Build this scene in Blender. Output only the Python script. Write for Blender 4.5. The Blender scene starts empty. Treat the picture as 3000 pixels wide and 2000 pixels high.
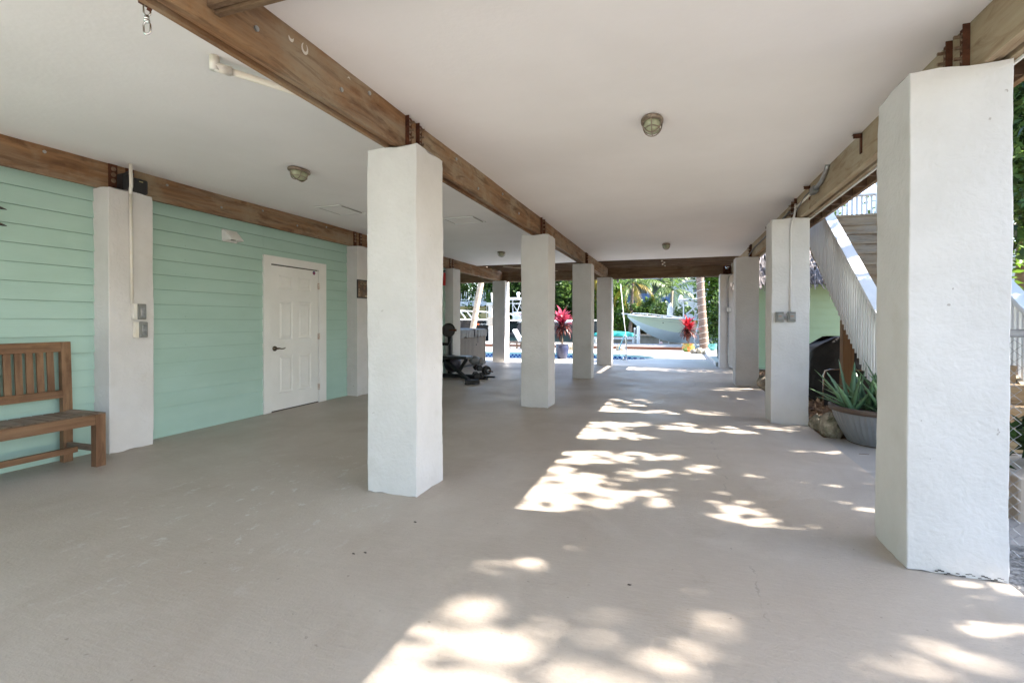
import bpy, bmesh, math, random
import numpy as np
from mathutils import Vector, Matrix
random.seed(7); RNG=np.random.default_rng(11)
D=bpy.data; SC=bpy.context.scene; COL=SC.collection
R=math.radians
# ------------------------------------------------------------ camera
def setup_camera():
    f=1420.453/3000*36.0; yaw,pitch,roll=R(18.668),R(-0.4497),R(0.0803)
    fw=Vector((-math.sin(yaw)*math.cos(pitch),math.cos(yaw)*math.cos(pitch),math.sin(pitch)))
    rt=Vector((math.cos(yaw),math.sin(yaw),0)); up=rt.cross(fw)
    r=rt*math.cos(roll)+up*math.sin(roll); u=up*math.cos(roll)-rt*math.sin(roll)
    cd=D.cameras.new('camera'); cd.lens=f; cd.sensor_width=36; cd.sensor_fit='HORIZONTAL'
    cd.shift_y=-48.5/3000; cd.clip_start=0.05; cd.clip_end=3000
    cam=D.objects.new('camera',cd); COL.objects.link(cam)
    m=Matrix((( r.x,u.x,-fw.x,0),(r.y,u.y,-fw.y,0),(r.z,u.z,-fw.z,1.225),(0,0,0,1)))
    cam.matrix_world=m; SC.camera=cam
setup_camera()
# ------------------------------------------------------------ light
SUNV=Vector((1.11,0.155,1.0)).normalized()      # towards the sun
def setup_light():
    w=D.worlds.new('World'); SC.world=w; w.use_nodes=True
    nt=w.node_tree; nt.nodes.clear()
    o=nt.nodes.new('ShaderNodeOutputWorld'); b=nt.nodes.new('ShaderNodeBackground')
    s=nt.nodes.new('ShaderNodeTexSky'); s.sky_type='NISHITA'; s.sun_disc=False
    el=math.asin(SUNV.z); s.sun_elevation=el; s.sun_rotation=math.atan2(SUNV.x,SUNV.y)
    s.air_density=1.0; s.dust_density=1.2; s.ozone_density=1.0; s.altitude=0
    b.inputs['Strength'].default_value=0.112
    nt.links.new(s.outputs[0],b.inputs['Color']); nt.links.new(b.outputs[0],o.inputs['Surface'])
    l=D.lights.new('sun','SUN'); l.energy=4.1; l.angle=R(0.5); l.color=(1.0,0.93,0.84)
    ob=D.objects.new('sun',l); COL.objects.link(ob)
    ob.rotation_euler=(-SUNV).to_track_quat('-Z','Y').to_euler(); ob.location=SUNV*60
    SC.view_settings.view_transform='Standard'; SC.view_settings.look='None'
    SC.view_settings.exposure=2.88; SC.view_settings.gamma=1
    SC.render.engine='CYCLES'
    c=SC.cycles; c.max_bounces=10; c.diffuse_bounces=7; c.glossy_bounces=3; c.transmission_bounces=4; c.transparent_max_bounces=8
setup_light()
# ------------------------------------------------------------ helpers
def tag(o,label=None,cat=None,group=None,kind=None):
    if label: o['label']=label
    if cat: o['category']=cat
    if group: o['group']=group
    if kind: o['kind']=kind
    return o
def empty(name,loc,label=None,cat=None,group=None,rz=0):
    o=D.objects.new(name,None); COL.objects.link(o); o.location=loc; o.empty_display_size=.1
    tag(o,label,cat,group); return o
def wl(o):
    v=Vector((0,0,0))
    while o is not None: v+=o.location; o=o.parent
    return v
def copy_tree(o,parent=None):
    c=o.copy(); COL.objects.link(c); c.parent=parent
    for ch in list(o.children): copy_tree(ch,c)
    return c
class MB:
    def __init__(s): s.v=[]; s.f=[]
    def add(s,vs,fs):
        n=len(s.v); s.v+= [tuple(p) for p in vs]; s.f+=[tuple(i+n for i in f) for f in fs]; return s
    def box(s,x0,x1,y0,y1,z0,z1,M=None):
        vs=[Vector(p) for p in ((x0,y0,z0),(x1,y0,z0),(x1,y1,z0),(x0,y1,z0),(x0,y0,z1),(x1,y0,z1),(x1,y1,z1),(x0,y1,z1))]
        if M is not None: vs=[M@p for p in vs]
        return s.add(vs,[(0,3,2,1),(4,5,6,7),(0,1,5,4),(1,2,6,5),(2,3,7,6),(3,0,4,7)])
    def bar(s,a,b,w,h,upv=(0,0,1)):
        a,b=Vector(a),Vector(b); d=(b-a).normalized(); sd=d.cross(Vector(upv))
        if sd.length<1e-4: sd=d.cross(Vector((1,0,0)))
        sd.normalize(); u=sd.cross(d)
        vs=[]
        for p in (a,b):
            for i,j in ((-1,-1),(1,-1),(1,1),(-1,1)): vs.append(p+sd*(i*w/2)+u*(j*h/2))
        return s.add(vs,[(0,1,2,3),(7,6,5,4),(0,4,5,1),(1,5,6,2),(2,6,7,3),(3,7,4,0)])
    def cyl(s,a,b,r0,r1=None,n=12,caps=True):
        if r1 is None: r1=r0
        return s.tube([a,b],[r0,r1],n,caps)
    def tube(s,pts,r,n=8,caps=True,closed=False):
        pts=[Vector(p) for p in pts]; k=len(pts)
        if not hasattr(r,'__len__'): r=[r]*k
        base=len(s.v); prev=None
        for i,p in enumerate(pts):
            if closed: t=pts[(i+1)%k]-pts[i-1]
            else: t=pts[min(i+1,k-1)]-pts[max(i-1,0)]
            t.normalize()
            if prev is None:
                a=Vector((0,0,1)) if abs(t.z)<.9 else Vector((1,0,0)); u=t.cross(a).normalized()
            else: u=(prev-t*prev.dot(t)).normalized()
            prev=u; w=t.cross(u)
            for j in range(n):
                an=2*math.pi*j/n; s.v.append(tuple(p+(u*math.cos(an)+w*math.sin(an))*r[i]))
        rings=k if closed else k-1
        for i in range(rings):
            for j in range(n):
                a=base+i*n+j; b=base+i*n+(j+1)%n; c=base+((i+1)%k)*n+(j+1)%n; d=base+((i+1)%k)*n+j
                s.f.append((a,b,c,d))
        if caps and not closed:
            s.f.append(tuple(base+j for j in range(n))[::-1]); s.f.append(tuple(base+(k-1)*n+j for j in range(n)))
        return s
    def lathe(s,prof,c,n=24,sx=1,sy=1,ribs=0,ribd=0):
        base=len(s.v)
        for r,z in prof:
            for j in range(n):
                an=2*math.pi*j/n; rr=r*(1+ribd*(1 if (j%2) else -1)) if ribs else r
                s.v.append((c[0]+rr*math.cos(an)*sx,c[1]+rr*math.sin(an)*sy,c[2]+z))
        for i in range(len(prof)-1):
            for j in range(n):
                a=base+i*n+j; b=base+i*n+(j+1)%n
                s.f.append((a,b,b+n,a+n))
        if prof[0][0]>1e-4: s.f.append(tuple(base+j for j in range(n))[::-1])
        if prof[-1][0]>1e-4: s.f.append(tuple(base+(len(prof)-1)*n+j for j in range(n)))
        return s
    def prism(s,poly,axis,a,b):
        n=len(poly); 
        def P(q,t):
            if axis=='x': return (t,q[0],q[1])
            if axis=='y': return (q[0],t,q[1])
            return (q[0],q[1],t)
        vs=[P(q,a) for q in poly]+[P(q,b) for q in poly]
        fs=[tuple(range(n))[::-1],tuple(range(n,2*n))]+[(i,(i+1)%n,n+(i+1)%n,n+i) for i in range(n)]
        return s.add(vs,fs)
    def blob(s,c,rx,ry,rz,nz=.25,seg=10,seed=0):
        rr=random.Random(seed); base=len(s.v); rings=seg//2+1
        ph=[rr.uniform(0,6.28) for _ in range(6)]
        for i in range(rings+1):
            th=math.pi*i/rings
            for j in range(seg):
                an=2*math.pi*j/seg
                k=1+nz*(math.sin(2*an+ph[0])*math.sin(th*2+ph[1])*.5+math.sin(3*an+ph[2])*math.cos(th*3+ph[3])*.4+rr.uniform(-.35,.35))
                s.v.append((c[0]+rx*k*math.sin(th)*math.cos(an),c[1]+ry*k*math.sin(th)*math.sin(an),c[2]+rz*k*math.cos(th)))
        for i in range(rings):
            for j in range(seg):
                a=base+i*seg+j;b=base+i*seg+(j+1)%seg
                s.f.append((a,a+seg,b+seg,b))
        return s
    def build(s,name,mat,parent=None,smooth=False,bevel=0,loc=None,label=None,cat=None,group=None,kind=None,solid=0,subd=0):
        me=D.meshes.new(name); o=D.objects.new(name,me); COL.objects.link(o)
        V=np.array(s.v,dtype=float)
        if parent is not None:
            off=wl(parent); o.parent=parent
        else:
            if loc is None: loc=((V[:,0].min()+V[:,0].max())/2,(V[:,1].min()+V[:,1].max())/2,V[:,2].min())
            off=Vector(loc); o.location=off
        V=V-np.array(off)
        me.from_pydata(V.tolist(),[],s.f); me.validate(); 
        bm=bmesh.new(); bm.from_mesh(me); bmesh.ops.recalc_face_normals(bm,faces=bm.faces); bm.to_mesh(me); bm.free()
        if smooth: me.polygons.foreach_set('use_smooth',[True]*len(me.polygons))
        me.materials.append(mat)
        if solid:
            m=o.modifiers.new('thickness','SOLIDIFY'); m.thickness=solid; m.offset=0
        if bevel:
            m=o.modifiers.new('bevel','BEVEL'); m.width=bevel; m.segments=2; m.limit_method='ANGLE'; m.angle_limit=R(40)
        if subd:
            m=o.modifiers.new('sub','SUBSURF'); m.levels=subd; m.render_levels=subd
        tag(o,label,cat,group,kind)
        return o
# ------------------------------------------------------------ materials
MATS={}
def mat(name,col,rough=.6,metal=0,col2=None,ns=3,nd=5,lo=.35,hi=.65,stretch=(1,1,1),bump=0,bs=60,bstretch=None,bd=.01,spec=.5,col3=None,ns3=1,island=0,transl=0,alpha=1,trans=0,emit=None,coat=0):
    if name in MATS: return MATS[name]
    m=D.materials.new(name); m.use_nodes=True; nt=m.node_tree; N=nt.nodes; L=nt.links
    P=N['Principled BSDF']; P.inputs['Base Color'].default_value=(*col,1); P.inputs['Roughness'].default_value=rough
    P.inputs['Metallic'].default_value=metal; P.inputs['Specular IOR Level'].default_value=spec
    if coat: P.inputs['Coat Weight'].default_value=coat; P.inputs['Coat Roughness'].default_value=.1
    if trans: P.inputs['Transmission Weight'].default_value=trans
    geo=N.new('ShaderNodeNewGeometry')
    def mp(sc):
        k=N.new('ShaderNodeMapping'); k.inputs['Scale'].default_value=sc; L.new(geo.outputs['Position'],k.inputs[0]); return k.outputs[0]
    cur=None
    if col2 is not None:
        n=N.new('ShaderNodeTexNoise'); n.inputs['Scale'].default_value=ns; n.inputs['Detail'].default_value=nd; n.inputs['Roughness'].default_value=.62
        L.new(mp(stretch),n.inputs['Vector'])
        r=N.new('ShaderNodeValToRGB'); r.color_ramp.elements[0].position=lo; r.color_ramp.elements[1].position=hi
        r.color_ramp.elements[0].color=(*col,1); r.color_ramp.elements[1].color=(*col2,1)
        L.new(n.outputs[0],r.inputs[0]); cur=r.outputs[0]
    if col3 is not None:
        n=N.new('ShaderNodeTexNoise'); n.inputs['Scale'].default_value=ns3; n.inputs['Detail'].default_value=6; n.inputs['Roughness'].default_value=.65
        L.new(mp((1,1,1)),n.inputs['Vector'])
        r=N.new('ShaderNodeMapRange'); r.inputs[1].default_value=.5; r.inputs[2].default_value=.72
        L.new(n.outputs[0],r.inputs[0])
        mx=N.new('ShaderNodeMix'); mx.data_type='RGBA'; L.new(r.outputs[0],mx.inputs[0])
        if cur: L.new(cur,mx.inputs[6])
        else: mx.inputs[6].default_value=(*col,1)
        mx.inputs[7].default_value=(*col3,1); cur=mx.outputs[2]
    if island:
        hs=N.new('ShaderNodeHueSaturation'); r=N.new('ShaderNodeMapRange'); r.inputs[3].default_value=1-island; r.inputs[4].default_value=1+island
        L.new(geo.outputs['Random Per Island'],r.inputs[0]); L.new(r.outputs[0],hs.inputs['Value'])
        if cur: L.new(cur,hs.inputs['Color'])
        else: hs.inputs['Color'].default_value=(*col,1)
        cur=hs.outputs[0]
    if cur: L.new(cur,P.inputs['Base Color'])
    if bump:
        n=N.new('ShaderNodeTexNoise'); n.inputs['Scale'].default_value=bs; n.inputs['Detail'].default_value=4
        L.new(mp(bstretch or stretch),n.inputs['Vector'])
        b=N.new('ShaderNodeBump'); b.inputs['Strength'].default_value=bump; b.inputs['Distance'].default_value=bd
        L.new(n.outputs[0],b.inputs['Height']); L.new(b.outputs[0],P.inputs['Normal'])
    if transl:
        t=N.new('ShaderNodeBsdfTranslucent'); mx=N.new('ShaderNodeMixShader'); mx.inputs[0].default_value=transl
        if cur: L.new(cur,t.inputs[0])
        else: t.inputs[0].default_value=(*col,1)
        L.new(P.outputs[0],mx.inputs[1]); L.new(t.outputs[0],mx.inputs[2]); L.new(mx.outputs[0],N['Material Output'].inputs[0])
    MATS[name]=m; return m
def wood(name,c1,c2,axis,rough=.6,sc=1,c3=None,bump=.25):
    st={'x':(.35,9,9),'y':(9,.35,9),'z':(9,9,.35)}[axis]
    return mat(name,c1,rough,col2=c2,ns=2.6*sc,nd=9,lo=.30,hi=.70,stretch=st,bump=bump,bs=9*sc,bd=.004,spec=.25,col3=c3,ns3=1.6)
def weather(m,pale,dark,axis,amt=.8):
    nt=m.node_tree;N=nt.nodes;L=nt.links;P=N['Principled BSDF']; geo=[n for n in N if n.type=='NEW_GEOMETRY'][0]
    src=P.inputs['Base Color'].links[0].from_socket
    def patch(sc,st,a,b,col,k,src):
        mp=N.new('ShaderNodeMapping'); mp.inputs['Scale'].default_value=st; L.new(geo.outputs['Position'],mp.inputs[0])
        n=N.new('ShaderNodeTexNoise'); n.inputs['Scale'].default_value=sc; n.inputs['Detail'].default_value=7; n.inputs['Roughness'].default_value=.7; n.inputs['Distortion'].default_value=.8; L.new(mp.outputs[0],n.inputs['Vector'])
        r=N.new('ShaderNodeMapRange'); r.inputs[1].default_value=a; r.inputs[2].default_value=b; r.inputs[4].default_value=k; L.new(n.outputs[0],r.inputs[0])
        x=N.new('ShaderNodeMix'); x.data_type='RGBA'; L.new(r.outputs[0],x.inputs[0]); L.new(src,x.inputs[6]); x.inputs[7].default_value=(*col,1); return x.outputs[2]
    st={'x':(.5,3,3),'y':(3,.5,3),'z':(3,3,.5)}[axis]; st2={'x':(1,6,6),'y':(6,1,6),'z':(6,6,1)}[axis]
    src=patch(1.1,st,.44,.66,pale,amt,src); src=patch(2.3,st2,.50,.68,dark,.85,src); src=patch(9,(1,1,1),.72,.76,tuple(v*.4 for v in dark),.8,src)
    L.new(src,P.inputs['Base Color'])
STUCCO=mat('stucco_white',(.655,.64,.64),.75,col2=(.595,.58,.575),ns=2.2,bump=.28,bs=38,bd=.012,spec=.2)
def stucco_fix():
    # hand-floated stucco: coarse ridges over a fine sand grain, a few chips
    nt=STUCCO.node_tree;N=nt.nodes;L=nt.links;P=N['Principled BSDF']
    geo=[n for n in N if n.type=='NEW_GEOMETRY'][0]
    mus=N.new('ShaderNodeTexNoise'); mus.inputs['Scale'].default_value=11; mus.inputs['Detail'].default_value=5; mus.inputs['Distortion'].default_value=1.6
    L.new(geo.outputs['Position'],mus.inputs['Vector'])
    b0=[n for n in N if n.type=='BUMP'][0]
    b=N.new('ShaderNodeBump'); b.inputs['Strength'].default_value=.2; b.inputs['Distance'].default_value=.025
    src=P.inputs['Base Color'].links[0].from_socket
    for sc,a,b_,k,col in ((22,.735,.75,.55,(.22,.19,.16)),(3.5,.60,.78,.5,(.52,.50,.46))):
        q=N.new('ShaderNodeTexNoise'); q.inputs['Scale'].default_value=sc; q.inputs['Detail'].default_value=5; L.new(geo.outputs['Position'],q.inputs['Vector'])
        r=N.new('ShaderNodeMapRange'); r.inputs[1].default_value=a; r.inputs[2].default_value=b_; r.inputs[4].default_value=k; L.new(q.outputs[0],r.inputs[0])
        x=N.new('ShaderNodeMix'); x.data_type='RGBA'; L.new(r.outputs[0],x.inputs[0]); L.new(src,x.inputs[6]); x.inputs[7].default_value=(*col,1); src=x.outputs[2]
    L.new(src,P.inputs['Base Color'])
    L.new(mus.outputs[0],b.inputs['Height']); L.new(b0.outputs[0],b.inputs['Normal']); L.new(b.outputs[0],P.inputs['Normal'])
stucco_fix()
CEIL=mat('ceiling_stucco',(.85,.83,.83),.85,col2=(.80,.78,.775),ns=.8,bump=.12,bs=30,bd=.012,spec=.15)
MINT=mat('mint_siding',(.40,.565,.51),.55,col2=(.365,.525,.465),ns=1.2,stretch=(1,1,3),bump=.12,bs=40,bstretch=(1,.15,3),bd=.004,spec=.3)
MINT2=mat('pale_green_siding',(.42,.60,.43),.6,col2=(.38,.555,.39),ns=1.2,spec=.3)
WHITE=mat('white_paint',(.78,.78,.77),.45,col2=(.73,.73,.715),ns=3,bump=.05,bs=80,spec=.4)
WHITE_R=mat('white_rail_paint',(.74,.75,.77),.5,col2=(.64,.66,.67),ns=5,stretch=(1,1,.4),spec=.35)
GEL=mat('white_gelcoat',(.66,.67,.69),.25,col2=(.60,.61,.63),ns=2,spec=.5)
BW_Y=wood('beam_wood_y',(.16,.075,.035),(.33,.19,.095),'y',.7,c3=(.36,.29,.20))
BW_X=wood('beam_wood_x',(.13,.075,.04),(.24,.155,.09),'x',.7,c3=(.27,.22,.16))
PINE_Y=wood('pale_beam_wood_y',(.27,.195,.12),(.39,.30,.20),'y',.7,c3=(.42,.38,.30))
PINE_X=wood('stair_wood_x',(.27,.18,.10),(.42,.31,.19),'x',.7,c3=(.36,.31,.24))
PINE_Z=wood('post_wood_z',(.17,.10,.055),(.27,.17,.10),'z',.7)
TEAK_Y=wood('teak_y',(.13,.065,.035),(.24,.135,.075),'y',.5,1.6,c3=(.30,.17,.085))
TEAK_Z=wood('teak_z',(.125,.062,.034),(.235,.13,.072),'z',.5,1.6,c3=(.29,.17,.09))
TEAK_X=wood('teak_x',(.15,.10,.07),(.25,.18,.13),'x',.6,1.6,c3=(.30,.25,.20))
RUST=mat('rusty_steel',(.055,.02,.012),.8,metal=.2,col2=(.13,.05,.025),ns=18,bump=.3,bs=60,spec=.3)
BOLT=mat('bolt_washer',(.34,.26,.19),.5,metal=.6,col2=(.22,.13,.08),ns=40)
GALV=mat('galvanised_steel',(.42,.43,.44),.4,metal=.7,col2=(.32,.33,.34),ns=20)
STEEL=mat('polished_steel',(.62,.62,.62),.18,metal=1)
GREYBOX=mat('grey_plastic',(.20,.205,.20),.5,col2=(.17,.175,.17),ns=9)
BLACK=mat('black_plastic',(.012,.012,.014),.35,col2=(.02,.02,.022),ns=9)
IRON=mat('black_iron',(.010,.010,.011),.5,col2=(.018,.018,.02),ns=14,spec=.3)
PVC=mat('white_pvc',(.72,.70,.66),.4,col2=(.70,.62,.48),ns=5,lo=.45,hi=.75)
GLASS_G=mat('frosted_lamp_glass',(.42,.44,.30),.25,col2=(.36,.38,.25),ns=20,spec=.6)
BRASSY=mat('weathered_lamp_metal',(.33,.27,.21),.5,metal=.5,col2=(.22,.17,.13),ns=25)
TUBCAB=mat('hot_tub_cabinet',(.17,.14,.115),.6,col2=(.13,.11,.09),ns=6,stretch=(1,1,.2),bump=.2,bs=50)
TUBCOV=mat('grey_vinyl_cover',(.15,.147,.15),.5,col2=(.12,.118,.12),ns=4,bump=.5,bs=7,bd=.03)

weather(BW_Y,(.30,.25,.185),(.10,.05,.028),'y',.75); weather(BW_X,(.20,.15,.10),(.07,.04,.022),'x',.6)
weather(PINE_Y,(.40,.34,.24),(.22,.14,.08),'y',.7); weather(PINE_X,(.30,.25,.18),(.16,.10,.055),'x',.6)
weather(TEAK_Y,(.26,.17,.10),(.085,.04,.02),'y',.7); weather(TEAK_Z,(.25,.165,.10),(.08,.04,.02),'z',.6); weather(TEAK_X,(.26,.225,.19),(.09,.07,.05),'x',.7)
# ------------------------------------------------------------ ground
def floor_material(name,base,dark,stain,splat=False,cracks=()):
    m=D.materials.new(name); m.use_nodes=True; nt=m.node_tree;N=nt.nodes;L=nt.links;P=N['Principled BSDF']
    geo=N.new('ShaderNodeNewGeometry')
    def noise(sc,det=6,st=(1,1,1),ro=.6,dist=0):
        k=N.new('ShaderNodeMapping'); k.inputs['Scale'].default_value=st; L.new(geo.outputs['Position'],k.inputs[0])
        n=N.new('ShaderNodeTexNoise'); n.inputs['Scale'].default_value=sc; n.inputs['Detail'].default_value=det; n.inputs['Roughness'].default_value=ro; n.inputs['Distortion'].default_value=dist
        L.new(k.outputs[0],n.inputs['Vector']); return n.outputs[0]
    def rng(x,a,b,c=0,d=1):
        r=N.new('ShaderNodeMapRange'); L.new(x,r.inputs[0]); r.inputs[1].default_value=a;r.inputs[2].default_value=b;r.inputs[3].default_value=c;r.inputs[4].default_value=d; return r.outputs[0]
    def mix(f,a,b):
        x=N.new('ShaderNodeMix'); x.data_type='RGBA'
        if isinstance(f,float): x.inputs[0].default_value=f
        else: L.new(f,x.inputs[0])
        for i,q in ((6,a),(7,b)):
            if isinstance(q,tuple): x.inputs[i].default_value=(*q,1)
            else: L.new(q,x.inputs[i])
        return x.outputs[2]
    def math_(op,a,b=None):
        x=N.new('ShaderNodeMath'); x.operation=op
        for i,q in enumerate((a,b)):
            if q is None: continue
            if isinstance(q,(int,float)): x.inputs[i].default_value=q
            else: L.new(q,x.inputs[i])
        return x.outputs[0]
    c=mix(rng(noise(.55,8,dist=.6),.35,.68),base,dark)
    c=mix(rng(noise(2.6,6,(1,.35,1),.7),.5,.8,0,.5),c,stain)
    c=mix(rng(noise(.9,7,(1,1.6,1),.75,1.2),.52,.74,0,.55),c,tuple(v*1.16 for v in base))
    c=mix(rng(noise(1.7,8,(1,1,1),.8,1.5),.60,.76,0,.45),c,tuple(v*.80 for v in stain))
    c=mix(rng(noise(75,4,(1,1,1),.7),.55,.72,0,.55),c,tuple(v*.7 for v in base))
    # broom strokes run across the slab
    br=noise(62,4,(.16,1,1),.75,.4)
    c=mix(rng(br,.45,.75,0,.30),c,tuple(min(1,v*1.18) for v in base))
    # scattered dark grit
    c=mix(rng(noise(30,2,(1,1,1),.4),.755,.765,0,.35),c,(.1,.085,.07))
    if splat:
        sp=N.new('ShaderNodeVectorMath'); sp.operation='DISTANCE'; L.new(geo.outputs['Position'],sp.inputs[0]); 
        kk=N.new('ShaderNodeMapping'); kk.inputs['Location'].default_value=(2.5,-3.0,0); kk.inputs['Scale'].default_value=(1.0,.72,1); kk.vector_type='POINT'
        kk.inputs['Location'].default_value=(0,0,0)
        L.new(geo.outputs['Position'],kk.inputs[0]); L.new(kk.outputs[0],sp.inputs[0]); sp.inputs[1].default_value=(-2.62,1.98,0)
        near=rng(sp.outputs['Value'],.25,1.3,1,0)
        s=math_('MULTIPLY',rng(noise(7,5,(1.5,.8,1),.75),.585,.63),near)
        c=mix(s,c,(.56,.54,.51))
    sepx=N.new('ShaderNodeSeparateXYZ'); L.new(geo.outputs['Position'],sepx.inputs[0])
    wob=rng(noise(3,5,(1,1,1),.7),.2,.8,-.06,.06)
    hgt=br
    for axis,val,wid in cracks:
        q=math_('ABSOLUTE',math_('SUBTRACT',math_('ADD',sepx.outputs[axis],wob),val))
        ln=rng(q,wid*.4,wid,1,0)
        gate=rng(noise(5,3),.45,.58,0,.4)
        c=mix(math_('MULTIPLY',ln,gate),c,(.16,.14,.12))
    L.new(c,P.inputs['Base Color'])
    L.new(rng(noise(1.3,6),.3,.7,.36,.6),P.inputs['Roughness']); P.inputs['Specular IOR Level'].default_value=.35
    b=N.new('ShaderNodeBump'); b.inputs['Strength'].default_value=.4; b.inputs['Distance'].default_value=.004; L.new(br,b.inputs['Height'])
    b2=N.new('ShaderNodeBump'); b2.inputs['Strength'].default_value=.5; b2.inputs['Distance'].default_value=.008; L.new(noise(60,5,(1,1,1),.7),b2.inputs['Height']); L.new(b.outputs[0],b2.inputs['Normal'])
    L.new(b2.outputs[0],P.inputs['Normal']); return m
FLOOR=floor_material('painted_concrete',(.48,.425,.37),(.39,.325,.265),(.335,.268,.205),True,[(0,.36,.006),(1,11.4,.008)])
APRON=floor_material('apron_concrete',(.40,.375,.35),(.345,.32,.295),(.32,.285,.25),False,[(1,5.2,.006)])
DECKM=floor_material('pool_deck_concrete',(.52,.49,.45),(.46,.43,.39),(.42,.385,.34),False,[])
SOIL=mat('mulch',(.16,.095,.055),.95,col2=(.30,.21,.14),ns=14,nd=8,bump=1,bs=30,bd=.04,spec=.1)
GRAV=mat('gravel_ground',(.20,.19,.18),.9,col2=(.42,.40,.37),ns=45,nd=3,lo=.4,hi=.6,bump=1,bs=45,bd=.03,spec=.2)
GRASS=mat('far_ground',(.10,.12,.05),.95,col2=(.17,.15,.09),ns=2,bump=.6,bs=10,bd=.05,spec=.1)
# one great ground sheet round the canal, with the canal cut out of it
def ring_fill(outer,inner,z,name,m,kind='structure',zi=None):
    bm=bmesh.new(); 
    for lp in [outer]+inner:
        vs=[bm.verts.new((x,y,z)) for x,y in lp]
        for i in range(len(vs)): bm.edges.new((vs[i],vs[(i+1)%len(vs)]))
    bmesh.ops.triangle_fill(bm,edges=bm.edges[:],use_beauty=True,normal=(0,0,1))
    for f in bm.faces:
        if f.normal.z<0: f.normal_flip()
    me=D.meshes.new(name); bm.to_mesh(me); bm.free(); me.materials.append(m)
    o=D.objects.new(name,me); COL.objects.link(o)
    if kind: tag(o,kind=kind)
    return o
ring_fill([(-400,-400),(400,-400),(400,700),(-400,700)],[[(-120,24.6),(120,24.6),(120,41),(-120,41)],[(-11,13),(.6,13),(.6,20),(-11,20)]],-.06,'ground',GRASS)
MB().box(-9,1.485,-7,13.72,-.05,0).build('floor',FLOOR,kind='structure')
MB().box(1.49,2.95,3.42,5.93,-.05,-.006).build('apron_slab',APRON,kind='structure')
MB().box(-9,9,-30,-7.01,-.05,-.004).build('driveway',APRON,kind='structure')
ring_fill([(1.49,-7),(9,-7),(9,3.41),(1.49,3.41)],[],-.03,'gravel_bed',GRAV)
ring_fill([(1.49,5.94),(9,5.94),(9,14.3),(1.49,14.3)],[],-.03,'mulch_bed',SOIL)
# pool and deck
POOL=[(-9,15.1),(-7.5,15.05),(-6,15.15),(-4.6,15.45),(-3.2,15.72),(-2,15.78),(-1.35,15.95),(-.95,16.25),(-.72,16.65),(-.66,17.05),(-.78,17.5),(-1.1,17.9),(-1.6,18.2),(-2.4,18.35),(-4,18.35),(-6.5,18.2),(-9,17.9)]
def smooth_loop(p,it=2):
    for _ in range(it):
        q=[]
        for i in range(len(p)):
            a,b=p[i],p[(i+1)%len(p)]
            q.append((a[0]*.75+b[0]*.25,a[1]*.75+b[1]*.25)); q.append((a[0]*.25+b[0]*.75,a[1]*.25+b[1]*.75))
        p=q
    return p
POOL=smooth_loop(POOL)
ring_fill([(-40,13.725),(4,13.725),(4,21.7),(-40,21.7)],[POOL],0,'pool_deck',DECKM)
def wallring(lp,z0,z1,name,m,parent,off=0):
    n=len(lp); mb=MB(); mb.v=[(x,y,z0) for x,y in lp]+[(x,y,z1) for x,y in lp]
    mb.f=[(i,(i+1)%n,n+(i+1)%n,n+i) for i in range(n)]; return mb.build(name,m,parent)
def tile_mat():
    m=D.materials.new('pool_tile'); m.use_nodes=True; nt=m.node_tree;N=nt.nodes;L=nt.links;P=N['Principled BSDF']; P.inputs['Roughness'].default_value=.15
    geo=N.new('ShaderNodeNewGeometry'); s=N.new('ShaderNodeSeparateXYZ'); L.new(geo.outputs['Position'],s.inputs[0])
    def mt(op,a,b=None):
        x=N.new('ShaderNodeMath'); x.operation=op
        for i,q in enumerate((a,b)):
            if q is None: continue
            if isinstance(q,(int,float)): x.inputs[i].default_value=q
            else: L.new(q,x.inputs[i])
        return x.outputs[0]
    u=mt('ADD',s.outputs[0],mt('MULTIPLY',s.outputs[1],.6))
    a=mt('ABSOLUTE',mt('SUBTRACT',mt('FRACT',mt('DIVIDE',u,.15)),.5)); b=mt('ABSOLUTE',mt('SUBTRACT',mt('FRACT',mt('DIVIDE',mt('ADD',s.outputs[2],1.01),.15)),.5))
    d=mt('ABSOLUTE',mt('SUBTRACT',mt('ADD',a,b),.5)); lt=mt('LESS_THAN',d,.07)
    x=N.new('ShaderNodeMix'); x.data_type='RGBA'; L.new(lt,x.inputs[0]); x.inputs[6].default_value=(.02,.035,.17,1); x.inputs[7].default_value=(.45,.5,.62,1)
    L.new(x.outputs[2],P.inputs['Base Color']); return m
pool=empty('swimming_pool',(-5,16.7,-1.2),'kidney shaped swimming pool with blue diamond tile band','pool')
wallring(POOL,-.075,.004,'coping_edge',mat('coping',(.46,.50,.47),.6),pool)
wallring(POOL,-.26,-.075,'tile_band',tile_mat(),pool)
wallring(POOL,-1.2,-.26,'basin_wall',mat('pool_plaster',(.35,.55,.62),.6),pool)
o=ring_fill(POOL,[],-1.2,'basin_floor',MATS['pool_plaster'],None); o.parent=pool; o.location=(5,-16.7,1.2)
WATERM=mat('canal_water',(.02,.055,.06),.06,col2=(.03,.07,.07),ns=.4,bump=.5,bs=2.2,bstretch=(1,2.2,1),bd=.06,spec=.6)
PW=mat('pool_water',(.05,.22,.28),.04,bump=.2,bs=3,bd=.02,spec=.6)
ring_fill(POOL,[],-.24,'pool_water',PW)
ring_fill([(-119,24.7),(119,24.7),(119,40.9),(-119,40.9)],[],-1.05,'water',WATERM)
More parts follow.
